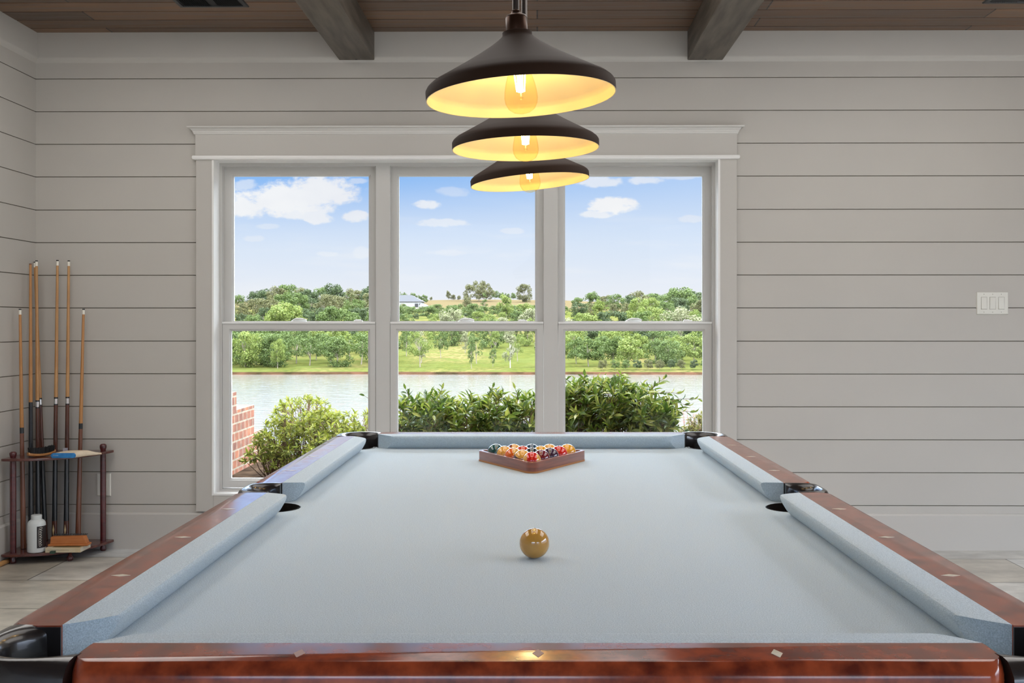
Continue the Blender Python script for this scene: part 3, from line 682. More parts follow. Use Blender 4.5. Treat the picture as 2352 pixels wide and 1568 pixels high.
# cues
M_maple = pm('maple_shaft', (.50, .27, .10), (.42, .21, .075), rough=.3, coat=.3, nscale=10, stretch=(4, 4, .6))
M_maple2 = pm('honey_shaft', (.47, .22, .07), (.40, .18, .05), rough=.3, coat=.3, nscale=10, stretch=(4, 4, .6))
M_rose = pm('rosewood_butt', (.10, .028, .012), (.055, .014, .008), rough=.2, coat=.7, nscale=12, stretch=(4, 4, .5))
M_brown = pm('brown_butt', (.19, .07, .035), (.15, .05, .025), rough=.3, coat=.4, nscale=12, stretch=(4, 4, .5))
M_blk = pm('black_wrap', (.010, .013, .017), rough=.25, coat=.5)
M_white = pm('white_ferrule', (.80, .77, .68), rough=.35)
M_chrome = pm('steel_collar', (.75, .75, .74), rough=.15, metal=1)
M_inl = pm('cream_inlay', (.80, .65, .36), rough=.3)
def cue(bpx, bd, tpx, tpy, td, lab, segs, z0=.055, rb=.0145, rt=.0063, inlay=False, tipc=True, ferr=True):
    b = Vector((*CW(bpx, bd), z0)); tp = Vector(CP(tpx, tpy, td))
    t = thing('pool_cue', lab, 'pool cue', tuple(b), group='pool cues in the corner rack'); ax = (tp-b); Ln = ax.length; ax.normalize()
    def r(s): return rb+(rt-rb)*(s/Ln)**.85
    def seg(name, s0, s1, mat, e=0., n=18):
        k = 6; mk(name, G().tube([tuple(ax*(s0+(s1-s0)*i/k)) for i in range(k+1)], [r(s0+(s1-s0)*i/k)+e for i in range(k+1)], n), mat, parent=t, smooth=True, auto=50)
    mk('bumper', G().lathe([(.010, -.008), (.013, -.004), (.0135, 0), (.0145, .004)], 16, (0, 0, .004), tuple(ax)), M_dark, parent=t, smooth=True)
    zz = lambda z: (z-z0)/ax.z
    for (nm, za, zb_, m, e) in segs: seg(nm, zz(za), zz(zb_) if zb_ else Ln-(.026 if ferr else .006), m, e)
    if ferr: seg('ferrule', Ln-.030, Ln-.006, M_white, .0003)
    seg('tip', Ln-.006, Ln, M_dark if tipc else M_brown, 0)
    if inlay:
        f = -ax.cross(Vector((1, 0, 0))).normalized()
        f = Vector((0, -1, 0)); zc = .118; s = zz(zc)
        g = G(); rings = []
        for k in range(9):
            h = -0.030+.060*k/8; w = .0048*(1-abs(h)/.030)+.0001; c = ax*(s+h); rr = r(s+h)+.0006
            rings.append([tuple(c+Vector((rr*math.sin(a), -rr*math.cos(a), 0))) for a in (-w/rr, 0, w/rr)])
        g.loft(rings, cap=False, closed=False); mk('inlay', g, M_inl, parent=t)
    return t
def two(mat_b, jz, butt=True):
    return [('butt_sleeve', .057, .165, M_rose, 0), ('wrap', .165, .535, M_blk, 0), ('forearm', .535, jz-.012, mat_b, 0), ('joint_ring', jz-.012, jz-.006, M_blk, .0003), ('joint_collar', jz-.006, jz+.022, M_chrome, .0004), ('joint_ring', jz+.022, jz+.030, M_blk, .0003), ('shaft', jz+.030, None, M_maple, 0)]
cue(54, 5.25, 46, 709, 5.25, 'short cue on the far left with brown butt and black ring', [('butt', .057, .652, M_brown, 0), ('ring', .652, .682, M_blk, .0003), ('shaft', .682, None, M_maple2, 0)])
cue(71, 5.33, 70, 605, 5.35, 'long cue with plain black lower half, second from the left', [('butt', .057, .806, M_blk, 0), ('shaft', .806, None, M_maple2, 0)], ferr=False, tipc=False)
cue(88, 5.39, 84, 598, 5.41, 'long cue with white ferrule, third from the left in front of another', two(M_rose, .782))
cue(104, 5.445, 80, 601, 5.47, 'long cue leaning in the corner, mostly hidden behind another', two(M_rose, .79), inlay=True)
cue(125, 5.43, 132, 597, 5.46, 'long cue behind the brush, white tipped with silver collar', two(M_rose, .795), inlay=True)
cue(152, 5.43, 158, 598, 5.46, 'long cue behind the towel with greyish tip and silver collar', two(M_rose, .797), inlay=True)
cue(179, 5.43, 192, 709, 5.455, 'short cue on the far right of the rack with brown butt', [('butt', .057, .655, M_brown, 0), ('ring', .655, .685, M_blk, .0003), ('shaft', .685, None, M_maple2, 0)])

# brush on the top shelf
def orient(pa, pb):  # frame with x along a->b
    a = Vector(pa); b = Vector(pb); x = (b-a); return a, x.length, math.atan2(x.y, x.x)
zt = .537
a_, L_, an = orient((*CW(64, 5.17), zt), (*CW(126, 5.27), zt))
br = thing('table_brush', 'wooden brush with black bristles turned up on the top shelf', 'brush', tuple(a_), (0, 0, an))
n = 14; rings = []
for i in range(n+1):
    s = i/n; x = L_*s; w = .026*math.sin(PI*min(max(s, .03), .97))**.35; zz_ = .016*(2*s-1)**2*.6+.004*s
    rings.append([(x, -w, zz_+.004), (x, -w*.8, zz_), (x, w*.8, zz_), (x, w, zz_+.004), (x, w, zz_+.012), (x, w*.8, zz_+.016), (x, -w*.8, zz_+.016), (x, -w, zz_+.012)])
mk('brush_handle', G().loft(rings), pm('oiled_beech', (.50, .24, .08), (.40, .17, .05), rough=.35, nscale=20, stretch=(1, 8, 8)), parent=br, smooth=True, auto=40)
g = G(); rnd = random.Random(3)
for i in range(34):
    for j in range(9):
        s = .06+.88*i/33; x = L_*s; w = .023*math.sin(PI*s)**.35; y = -w+2*w*j/8
        z0_ = .016*(2*s-1)**2*.6+.004*s+.014
        dx, dy = rnd.uniform(-.003, .003), rnd.uniform(-.003, .003)
        g.tube([(x, y, z0_), (x+dx, y+dy, z0_+.026+rnd.uniform(-.003, .003))], [.0016, .0022], 4)
bro = mk('bristles', g, M_dark, parent=br); bro['kind'] = 'stuff'
# folded towel
p0 = CP(118, 1050, 5.155); p1 = CP(204, 1040, 5.37)
tw = thing('folded_towel', 'small folded cream towel with a blue edge on the top shelf', 'towel', (p0[0]+.06, p0[1], zt), (0, 0, 0))
def caps(w, h, n=24):
    out = []
    for k in range(n):
        a = 2*PI*k/n; cx_ = (w/2-h/2)*(1 if math.cos(a) >= 0 else -1)
        out.append((cx_+h/2*math.cos(a), h/2*math.sin(a)+h/2))
    return out
def tring(s):
    # front end blue, going back and to the right, thin at the far end
    ox_ = .060*s**1.0*1.55; oy = .145*s; w = .118*(1-.30*s); h = .023*(1+.35*math.sin(PI*min(s*1.2, 1)))*(1-.62*max(0, s-.55)/.45)
    return [(ox_+x, oy+.012*(x/.06)*(1 if s > .01 else 1)*0, z) for x, z in caps(w, h)]
rings = [tring(s/16) for s in range(17)]
mk('towel_body', G().loft(rings[0:]), pm('cream_towel', (.78, .66, .50), (.70, .58, .43), rough=.95, nscale=40, bump=.8, bscale=160), parent=tw, smooth=True, auto=60)
rg = [[(x*1.02, y-.006, z*1.0) for x, y, z in tring(0)], [(x*1.035, y-.004, (z-.0115)*1.06+.0118) for x, y, z in tring(0)], [(x*1.035, y+.006, (z-.0115)*1.06+.0118) for x, y, z in tring(.02)]]
mk('blue_edge', G().loft([[(x*.9, y-.0075, (z-.0115)*.85+.0115) for x, y, z in tring(0)]]+rg), pm('blue_hem', (.02, .16, .42), (.03, .22, .52), rough=.8, nscale=60), parent=tw, smooth=True, auto=60)
g = G(); g.tube([(-.048+j*.0014, -.0083, .012+(.0035 if j % 2 else 0)) for j in range(20)], .0005, 4)
mk('stitched_writing', g, M_white, parent=tw)
M_chalk = pm('grey_chalk_paper', (.42, .40, .42), (.3, .3, .4), rough=.7, nscale=50)
ck = tag(mk('chalk_cube', G().box(-.011, .011, -.011, .011, 0, .022), M_chalk, loc=(*CW(150, 5.385), zt), rot=(0, 0, .3), bevel=.001), 'small greyish chalk cube behind the towel on the top shelf', 'chalk')
# things on the lower shelf
zs = .0542
bx, by = CW(84, 5.185)
bt = thing('powder_bottle', 'white plastic powder bottle with black label on the lower shelf', 'bottle', (bx, by, zs))
pr = [(.0380, 0), (.0425, .003), (.0435, .010), (.0435, .135), (.0425, .148), (.037, .158), (.029, .164), (.0255, .166), (.0255, .187), (.024, .1885), (.003, .1885)]
mk('bottle_body', G().lathe(pr, 40), pm('white_hdpe', (.62, .65, .64), rough=.4), parent=bt, smooth=True, auto=40)
g = G(); k = 12
rings = [[(.0440*math.sin(a), -.0440*math.cos(a), z) for a in [math.radians(28+84*i/k) for i in range(k+1)]] for z in (.025, .030, .130, .135)]
g.loft(rings, cap=False, closed=False); lb = mk('label', g, pm('black_label', (.018, .014, .016), rough=.4), parent=bt, smooth=True)
rnd = random.Random(11); g = G(); z = .126
def onb(a, z, e=.0446): a = math.radians(a); return (e*math.sin(a), -e*math.cos(a), z)
for wd in (10, 6, 5, 6, 5, 5, 4, 5):
    j_ = rnd.uniform(-3, 3)
    g.tube([onb(46+j_, z+.002), onb(46+wd, z+.004), onb(54+wd+j_, z), onb(49+wd-j_, z-.004-.001*j_/3), onb(44, z-.006), onb(43+wd*.6, z-.008)], .0009, 5); z -= .0125+rnd.uniform(-.002, .001)
g.tube([onb(42, .128), onb(39, .10), onb(40, .06), onb(42, .035)], .0006, 5)
mk('label_script', g, M_white, parent=lb)
# book: near edge from px 108 to 185, right side going back to 224
b0 = CP(104, 1262, 5.165); b1 = CP(184.5, 1262, 5.165)
bk = thing('book', 'cream paperback lying on the lower shelf under the wooden brush', 'book', (b0[0], b0[1], zs), (0, 0, .02))
bw = b1[0]-b0[0]; bd_ = .125; th_ = .0235
mk('cover', G().box(0, bw, 0, bd_, 0, .0012).box(0, bw, 0, bd_, th_-.0012, th_).box(0, bw, -.0012, .0002, 0, th_), pm('cream_cover', (.66, .60, .44), (.58, .46, .28), rough=.5, nscale=9), parent=bk, bevel=.0005)
mk('pages', G().box(.001, bw-.001, .0003, bd_-.001, .0012, th_-.0012), pm('pages', (.66, .62, .50), (.55, .51, .42), rough=.9, nscale=60, stretch=(1, 1, 30)), parent=bk)
g = G(); g.tube([(.012+bw*.6*j/60, -.0014, .0105+(.003 if j % 2 else 0)*(j % 7 != 0)) for j in range(61)], .0004, 4)
mk('spine_print', g, pm('print_ink', (.10, .08, .05), rough=.6), parent=bk)
mk('cover_picture', G().box(.03, bw-.012, .012, bd_-.012, th_, th_+.0003), pm('cover_art', (.20, .16, .07), (.10, .11, .06), rough=.4, nscale=18), parent=bk)
wb = thing('wooden_brush', 'orange wooden rail brush lying on the cream book', 'brush', (b0[0]+.007, b0[1]+.030, zs+th_+.0004), (0, 0, .06))
M_wb = pm('orange_beech', (.50, .17, .045), (.42, .13, .03), rough=.4, nscale=18, stretch=(1, 8, 8))
mk('brush_base', G().box(-.010, .192, 0, .055, 0, .011), M_wb, parent=wb, bevel=.004, seg=3)
mk('brush_block', G().loft([[(.0, .006, .011), (.185, .006, .011), (.185, .046, .011), (.0, .046, .011)], [(.002, .008, .047), (.165, .008, .049), (.172, .040, .049), (.002, .040, .047)]]), M_wb, parent=wb, bevel=.002)
g = G(); rnd = random.Random(9)
for i in range(40): g.tube([(.004+.165*i/39, .038+rnd.uniform(-.002, .002), .046), (.004+.170*i/39, .048+rnd.uniform(-.003, .003), .056)], .0018, 4)
o = mk('bristles', g, M_dark, parent=wb); o['kind'] = 'stuff'
cg = CP(121, 1268, 5.145)
tag(mk('chalk_cube', G().box(-.011, .011, -.011, .011, 0, .012), pm('green_chalk', (.03, .06, .04), rough=.8), loc=(cg[0], cg[1]-.0, zs), bevel=.001), 'dark green chalk cube in front of the book on the lower shelf', 'chalk')
# wooden strip at the left edge of the picture, along the left wall
e0 = CW(13, 5.185)
tag(mk('wood_strip', G().tube([(0, 0, 0), (0, -.004, 0), (-.005, -.30, 0), (-.008, -.60, 0)], [.009, .012, .013, .013], 12), pm('raw_pine', (.62, .34, .13), (.55, .28, .10), rough=.5, nscale=14, stretch=(6, 1, 6)),
       loc=(XL+.032, e0[1], .013), smooth=True), 'light wooden stick on the floor against the left wall', 'stick')

# ------------------------------------------------------------------ outdoors: brick wing wall, bed, terrain, lake
xw, _ = CW(532, 7.5)
dy = lambda px, d: CW(px, d)[1]
steps = [(YW+.21, .708), (7.60, .708), (7.60, .571), (8.075, .571), (8.075, .352), (8.35, .352), (8.35, .222), (8.60, .222), (8.60, -.4), (YW+.21, -.4)]
g = G().loft([[(x, a, b) for a, b in steps] for x in (xw-.22, xw)])
tag(mk('brick_wall', g, M_brick), 'stepped red brick garden wall outside the left window', 'wall')
def terr(x, y):
    d = y
    pts = [(5.6, .10), (8.7, .10), (12, -1.2), (40, -8.6), (60, -9.5), (172, -9.5), (180, -8.0), (180.9, -7.72), (181.6, -7.33), (186, -6.95), (200, -6.6), (330, 2.5), (500, 9.4), (620, 15.5), (720, 17), (1000, 8)]
    if d < 180:
        pass
    sh = 0
    for i in range(len(pts)-1):
        if pts[i][0] <= d <= pts[i+1][0]:
            t = (d-pts[i][0])/(pts[i+1][0]-pts[i][0]); z = pts[i][1]+t*(pts[i+1][1]-pts[i][1]); break
    else: z = pts[-1][1]
    if d > 195:
        w = min((d-195)/100, 1); z += w*1.6*mnoise.noise(Vector((x*.012, y*.012, 0)))
        u = x/y
        z += w*(-5.0*min(max((u-.02)/.12, 0), 1))*min(d/600, 1)*.8
    return z
def shore(x): return 1.3*mnoise.noise(Vector((x*.05, 3, 0)))+.8*mnoise.noise(Vector((x*.25, 9, 0)))
ysamp = [5.69, 6.5, 7.5, 8.4, 8.7, 9.3, 10.5, 12, 20, 40, 60, 110, 172, 178, 180, 180.5, 180.9, 181.2, 181.6, 182.4, 184, 186, 190, 195, 200]+[200+8*i for i in range(1, 16)]+[330+15*i for i in range(0, 30)]+[800, 900, 1000]
g = G(); nx = 120
for y in ysamp:
    for i in range(nx+1):
        s = i/nx*2-1; hw = max(9, y*.55); x = s*hw-(0.0)
        yy = y+(shore(x) if 170 < y < 195 else 0)
        z = terr(x, y)
        if 181 < y < 182: z += .25*mnoise.noise(Vector((x*.4, 0, 5)))
        if y < 9: z += .015*mnoise.noise(Vector((x*3, y*3, 0)))
        g.v.append((x, yy, z))
for j in range(len(ysamp)-1):
    for i in range(nx): a = j*(nx+1)+i; g.f.append((a, a+1, a+nx+2, a+nx+1))
def terrmat():
    m = bpy.data.materials.new('grassy_land'); m.use_nodes = True; nt = m.node_tree; L = nt.links; b = nt.nodes['Principled BSDF']; b.inputs['Roughness'].default_value = 1; b.inputs['Specular IOR Level'].default_value = 0; b.inputs['IOR'].default_value = 1.0
    geo = nt.nodes.new('ShaderNodeNewGeometry'); sp_ = nt.nodes.new('ShaderNodeSeparateXYZ'); L.new(geo.outputs['Position'], sp_.inputs[0])
    def nz(sc, det=6, st=(1, 1, 1)):
        mp_ = nt.nodes.new('ShaderNodeMapping'); mp_.inputs['Scale'].default_value = st; L.new(geo.outputs['Position'], mp_.inputs[0])
        n = nt.nodes.new('ShaderNodeTexNoise'); n.inputs['Scale'].default_value = sc; n.inputs['Detail'].default_value = det; L.new(mp_.outputs[0], n.inputs['Vector']); return n.outputs['Fac']
    def mr(s, a, b_):
        r = nt.nodes.new('ShaderNodeMapRange'); r.inputs[1].default_value = a; r.inputs[2].default_value = b_; L.new(s, r.inputs[0]); return r.outputs[0]
    def mx(f, a, b_):
        x = nt.nodes.new('ShaderNodeMix'); x.data_type = 'RGBA'
        if isinstance(f, float): x.inputs[0].default_value = f
        else: L.new(f, x.inputs[0])
        for s, v in ((x.inputs[6], a), (x.inputs[7], b_)):
            if isinstance(v, tuple): s.default_value = (*v, 1)
            else: L.new(v, s)
        return x.outputs[2]
    grass = mx(mr(nz(.06, 8, (1, .4, 1)), .42, .62), (.062, .066, .017), (.120, .094, .042))
    grass = mx(mr(nz(1.2, 4), .35, .7), grass, (.032, .042, .011))
    grass = mx(mr(nz(.25, 6), .50, .62), grass, (.055, .064, .018))
    far = mx(mr(sp_.outputs[1], 420, 520), grass, (.070, .055, .030))
    bank = mx(mr(nz(.35, 4, (1, 1, 3)), .35, .65), (.016, .012, .006), (.055, .028, .017))
    col = mx(mr(sp_.outputs[2], -7.42, -7.28), bank, far)
    near = mx(mr(nz(9, 8), .35, .7), (0.0220, 0.0152, 0.0112), (0.0640, 0.0440, 0.0300))
    col = mx(mr(sp_.outputs[1], 9.5, 14), near, col)
    L.new(col, b.inputs['Base Color']); return m
tr = mk('ground', g, terrmat(), smooth=True); tag(tr, 'garden bed, lake bed and the grassy far shore rising to a tan field', 'ground', kind='structure')
def watermat():
    m = pm('lake_water', (.120, .114, .102), rough=.08, spec=.5, ior=1.33, coord='Object'); nt = m.node_tree; b = nt.nodes['Principled BSDF']
    tc = nt.nodes.new('ShaderNodeTexCoord'); mp_ = nt.nodes.new('ShaderNodeMapping'); mp_.inputs['Scale'].default_value = (.5, 1.4, 1); nt.links.new(tc.outputs['Object'], mp_.inputs[0])
    n = nt.nodes.new('ShaderNodeTexNoise'); n.inputs['Scale'].default_value = 1.1; n.inputs['Detail'].default_value = 5; nt.links.new(mp_.outputs[0], n.inputs['Vector'])
    bp_ = nt.nodes.new('ShaderNodeBump'); bp_.inputs['Strength'].default_value = 1; bp_.inputs['Distance'].default_value = .07
    nt.links.new(n.outputs['Fac'], bp_.inputs['Height']); nt.links.new(bp_.outputs[0], b.inputs['Normal']); return m
tag(mk('lake', G().add([(-130, 34, -7.78), (130, 34, -7.78), (130, 186, -7.78), (-130, 186, -7.78)], [(0, 1, 2, 3)]), watermat()), 'pale rippled lake between the garden bushes and the far shore', 'lake', kind='structure')

# house on the far hill
def P3(px, py, d): return CP(px, py, d)
hx0 = P3(880, 0, 500)[0]; hx1 = P3(968, 0, 500)[0]; hy = 500; hz = CZ+38*500/F
hs = thing('house', 'white house with a dark roof on the far hill', 'house', ((hx0+hx1)/2, hy, hz)); O = ((hx0+hx1)/2, hy, hz)
M_hw = pm('white_siding', (.26, .26, .26), rough=.7); M_roof = pm('slate_roof', (.018, .020, .027), rough=.8)
mk('wall', G().box(hx0, hx1, hy, hy+11, hz-1.5, hz+3.0), M_hw, parent=hs, origin=O)
mk('roof', G().loft([[(hx0-.6, hy-.6, hz+2.9), (hx1+.8, hy-.6, hz+2.9), (hx1+.8, hy+11.6, hz+2.9), (hx0-.6, hy+11.6, hz+2.9)], [(hx0+5, hy+5.2, hz+6.3), (hx1-5.5, hy+5.2, hz+6.3), (hx1-5.5, hy+5.8, hz+6.3), (hx0+5, hy+5.8, hz+6.3)]]), M_roof, parent=hs, origin=O)
for pxa, pxb in ((952.5, 960), (962, 966.5)):
    a = P3(pxa, 697, 500); b = P3(pxb, 704.5, 500)
    mk('window', G().box(a[0], b[0], hy-.15, hy+.1, b[2], a[2]), M_dark, parent=hs, origin=O)
a = P3(922, 697, 500); b = P3(928, 703, 500)
mk('porch', G().box(a[0], b[0], hy-.2, hy+.1, b[2], a[2]), pm('porch_shade', (.25, .18, .15)), parent=hs, origin=O)
vx = P3(972, 0, 495)
car = tag(mk('parked_car', G().loft([[(vx[0]-2.0, 495, hz+.2), (vx[0]+2.2, 495, hz+.2), (vx[0]+2.2, 496.8, hz+.2), (vx[0]-2.0, 496.8, hz+.2)], [(vx[0]-2.0, 495, hz+.9), (vx[0]+2.2, 495, hz+.85), (vx[0]+2.2, 496.8, hz+.85), (vx[0]-2.0, 496.8, hz+.9)], [(vx[0]-1.6, 495.2, hz+1.6), (vx[0]+.9, 495.2, hz+1.6), (vx[0]+.9, 496.6, hz+1.6), (vx[0]-1.6, 496.6, hz+1.6)]]), M_hw, bevel=.1), 'tiny white car parked beside the house on the hill', 'car')
# driveway strip below the house
g = G(); 
pa = [(978, 707.5, 490), (955, 709, 480), (938, 713, 462), (930, 719, 448)]
rings = []
for (px, py, d) in pa:
    x, y, z = CP(px, py, d); rings.append([(x-3.2, y, z+.3), (x+3.2, y, z+.3), (x+3.2, y, z-2.5), (x-3.2, y, z-2.5)])
tag(mk('driveway', G().loft(rings), pm('pale_gravel', (.085, .073, .06), rough=1)), 'pale gravel drive leading down from the hill house', 'driveway', kind='structure')

# ------------------------------------------------------------------ trees
def leafcloud(rnd, clumps, nq, ls, flat=.0):
    """small leaf faces scattered on clump shells"""
    g = G()
    tot = sum(c[3]**2 for c in clumps)
    for (cx, cy, cz, cr) in clumps:
        k = max(6, int(nq*cr*cr/tot))
        for _ in range(k):
            th = rnd.uniform(0, 2*PI); u = rnd.uniform(-.75, 1); q = math.sqrt(max(1-u*u, 0)); r = cr*(.72+.36*rnd.random())
            n = Vector((q*math.cos(th), q*math.sin(th), u)); p = Vector((cx, cy, cz))+n*r
            d = (n+Vector((rnd.uniform(-1, 1), rnd.uniform(-1, 1), rnd.uniform(-1, 1)))*.75).normalized()
            t = d.orthogonal().normalized(); t.rotate(Matrix.Rotation(rnd.uniform(0, 6.28), 3, d)); b = d.cross(t)
            s = ls*rnd.uniform(.6, 1.3)
            g.add([p-t*s, p-b*s*.6+d*s*.2, p+t*s, p+b*s*.6-d*s*.15], [(0, 1, 2, 3)])
    return g
def crownmesh(kind, seed):
    """unit tree, height 1, returns crown and trunk meshes"""
    rnd = random.Random(seed); cl = []
    if kind == 'round':
        W_ = .46
        for _ in range(34):
            a = rnd.uniform(0, 6.28); z = rnd.uniform(.28, .92); w = W_*math.sqrt(max(1-((z-.56)/.46)**2, .05)); r = w*math.sqrt(rnd.random())*.82
            cl.append((r*math.cos(a), r*math.sin(a), z, rnd.uniform(.07, .15)))
    elif kind == 'dome':
        for _ in range(44):
            a = rnd.uniform(0, 6.28); z = rnd.uniform(.04, .93); w = .50*math.sqrt(max(1-((z-.42)/.56)**2, .05)); r = w*math.sqrt(rnd.random())*.85
            cl.append((r*math.cos(a), r*math.sin(a), z, rnd.uniform(.07, .15)))
    elif kind == 'tall':
        for _ in range(30):
            a = rnd.uniform(0, 6.28); z = rnd.uniform(.22, .94); w = .20*math.sin(PI*min(max((z-.12)/.88, 0), 1))**.7+.03; r = w*math.sqrt(rnd.random())
            cl.append((r*math.cos(a), r*math.sin(a), z, rnd.uniform(.05, .09)))
    elif kind == 'cone':
        for _ in range(32):
            z = rnd.uniform(.08, .95); w = .26*(1-z)+.02; a = rnd.uniform(0, 6.28); r = w*math.sqrt(rnd.random()); cl.append((r*math.cos(a), r*math.sin(a), z, rnd.uniform(.05, .08)*(1.2-z*.6)))
    elif kind == 'loose':
        for _ in range(26):
            a = rnd.uniform(0, 6.28); z = rnd.uniform(.34, .94); w = .36*math.sqrt(max(1-((z-.62)/.36)**2, .05)); r = w*math.sqrt(rnd.random())
            cl.append((r*math.cos(a), r*math.sin(a), z, rnd.uniform(.05, .11)))
    elif kind == 'oak':
        for _ in range(76):
            a = rnd.uniform(0, 6.28); z = rnd.uniform(.16, .90); w = .80*math.sqrt(max(1-((z-.40)/.54)**2, .05)); r = w*math.sqrt(rnd.random())*.9
            cl.append((r*math.cos(a), r*math.sin(a), z, rnd.uniform(.07, .14)))
    nq = {'dome': 3800, 'round': 3200, 'tall': 1800, 'cone': 1800, 'loose': 1700, 'oak': 6500}[kind]; ls = {'dome': .026, 'round': .026, 'tall': .020, 'cone': .018, 'loose': .022, 'oak': .026}[kind]
    g = leafcloud(rnd, cl, nq, ls)
    me = bpy.data.meshes.new('crown'); me.from_pydata(g.v, [], g.f)
    t = G(); lean = rnd.uniform(-.05, .05); top = .75 if kind != 'oak' else .55
    t.tube([(0, 0, -.08), (0, 0, .02), (lean*.5, 0, .25), (lean, rnd.uniform(-.02, .02), top)], [.022, .017, .013, .005], 7)
    for _ in range(7):
        a = rnd.uniform(0, 6.28); z = rnd.uniform(.22, .55); l = .16 if kind != 'oak' else .4
        t.tube([(lean*z, 0, z), (lean*z+l*.5*math.cos(a), l*.5*math.sin(a), z+.12), (lean*z+l*math.cos(a), l*math.sin(a), z+.25)], [.008, .006, .003], 5)
    mt = bpy.data.meshes.new('trunk'); mt.from_pydata(t.v, [], t.f)
    return me, mt
GR = {
 'mid': leafmat('foliage_mid', [(0.0378, 0.0630, 0.0126), (0.0630, 0.0966, 0.0210), (0.0924, 0.1260, 0.0315)], .3, .8),
 'dark': leafmat('foliage_dark', [(0.0189, 0.0357, 0.0118), (0.0357, 0.0546, 0.0168), (0.0546, 0.0756, 0.0252)], .25, .8),
 'bright': leafmat('foliage_bright', [(0.0714, 0.1050, 0.0168), (0.1176, 0.1554, 0.0294), (0.1680, 0.1932, 0.0504)], .35, .8),
 'olive': leafmat('foliage_olive', [(0.0504, 0.0546, 0.0189), (0.0840, 0.0840, 0.0315), (0.1176, 0.1176, 0.0462)], .3, .8),
 'pale': leafmat('foliage_pale', [(0.1008, 0.1134, 0.0462), (0.1596, 0.1680, 0.0840), (0.2184, 0.2184, 0.1344)], .3, .8)}
M_bark = pm('grey_bark', (.22, .19, .15), (.14, .11, .085), rough=1, nscale=3)
M_barkw = pm('pale_bark', (.50, .47, .40), (.36, .33, .27), rough=1, nscale=3)
cache = {}
def tree(kind, colr, var, x, y, z, h, wx, lab, grp=None, bark=None, cat='tree', name='tree'):
    key = (kind, var)
    if key not in cache: cache[key] = crownmesh(kind, 100+var*7+len(kind))
    mk_ = (kind, colr, var)
    if mk_ not in cache:
        c_ = cache[key][0].copy(); c_.materials.append(GR[colr]); cache[mk_] = c_
    tk = ('t', kind, var, bark is not None)
    if tk not in cache:
        c_ = cache[key][1].copy(); c_.materials.append(M_barkw if bark else M_bark); cache[tk] = c_
    r = thing(name, lab, cat, (x, y, z), (0, 0, trnd.uniform(0, 6.28)), grp); r.scale = (h*wx, h*wx, h)
    for nm, me in (('crown', cache[mk_]), ('trunk', cache[tk])):
        o = bpy.data.objects.new(nm, me); C.objects.link(o); o.parent = r
    return r
trnd = random.Random(42)
def at(px, d):
    x, y = CW(px, d); return x, y, terr(x, y)
def plant(kind, colr, var, px, d, top_py, wx, lab, grp=None, bark=None, name='tree'):
    x, y, z = at(px, d); zt_ = CZ-(top_py-PY)/F*d; h = max(zt_-z, 2.0)
    return tree(kind, colr, var, x, y, z-.1, h, wx, lab, grp, bark, name=name)
# named trees
plant('oak', 'olive', 0, 1100, 600, 645, 1.08, 'broad spreading oak on the skyline of the far field', name='oak_tree')
plant('dome', 'olive', 1, 1204, 590, 651, 1.0, 'round dark tree alone on the ridge right of the oak', name='oak_tree')
plant('round', 'bright', 2, 1163, 335, 676, .95, 'large bright green dome shaped tree below the ridge', name='round_tree')
plant('cone', 'mid', 0, 1112, 420, 668, .95, 'slim pointed green tree in front of the spreading oak')
plant('round', 'olive', 3, 1073, 430, 679, .8, 'small brownish tree left of the slim pointed tree')
plant('round', 'pale', 4, 1042, 250, 706, 1.0, 'pale fluffy tree standing low in the middle window view')
plant('round', 'pale', 5, 1222, 250, 708, .9, 'pale silvery tree at the right edge of the middle window')
plant('loose', 'mid', 1, 924, 520, 669, .9, 'small green tree behind the roof of the hill house')
for px, tp, w_ in ((948, 672, 'left'), (962, 677, 'middle'), (976, 676, 'right')): plant('round', 'mid', 2, px, 540, tp, .95, w_+' tree of the small green group of three behind the hill house', 'trees beside the hill house')
for px, tp, w, l_ in ((990, 681, .9, 'tiny lone bush'), (1030, 667, .6, 'tallest narrow bush'), (1041, 676, 1.2, 'wide low bush'), (1054, 678, 1.0, 'rightmost small bush')): plant('round', 'olive', 3, px, 610, tp, w, l_+' on the skyline of the tan field left of the oak', 'skyline bushes on the tan field')
for px, tp, l_ in ((1137, 666, 'leftmost'), (1151, 671, 'second'), (1165, 673, 'third'), (1179, 672, 'rightmost')): plant('round', 'mid', 0, px, 640, tp, 1.0, l_+' low tree on the ridge between the oak and the round dark tree', 'low trees on the ridge')
placed = []
ORD = ['first', 'second', 'third', 'fourth', 'fifth', 'sixth', 'seventh', 'eighth', 'ninth', 'tenth', 'eleventh', 'twelfth', 'thirteenth', 'fourteenth', 'fifteenth', 'sixteenth', 'seventeenth', 'eighteenth', 'nineteenth', 'twentieth']
CN = {'dark': 'dark green', 'mid': 'mid green', 'bright': 'bright green', 'olive': 'olive green', 'pale': 'pale'}
def row(n, p0, p1, d0, d1, topf, kinds, cols, wr, where, grp, jit=6, bark=None):
    for i in range(n):
        px = p0+(p1-p0)*(i+.5)/n+trnd.uniform(-1, 1)*(p1-p0)/n*.25
        kind = trnd.choice(kinds); colr = trnd.choice(cols); wx = trnd.uniform(*wr); tp = topf(px)+trnd.uniform(-jit, jit)
        best = None
        for _ in range(24):
            d = trnd.uniform(d0, d1); x, y = CW(px, d)
            q = min([math.hypot(x-a, y-b_) for a, b_ in placed] or [99])
            if best is None or q > best[0]: best = (q, d, x, y)
        placed.append(best[2:])
        plant(kind, colr, trnd.randrange(6), px, best[1], tp, wx, '%s tree, %s from the left %s' % (CN[colr], ORD[i], where), grp, bark)
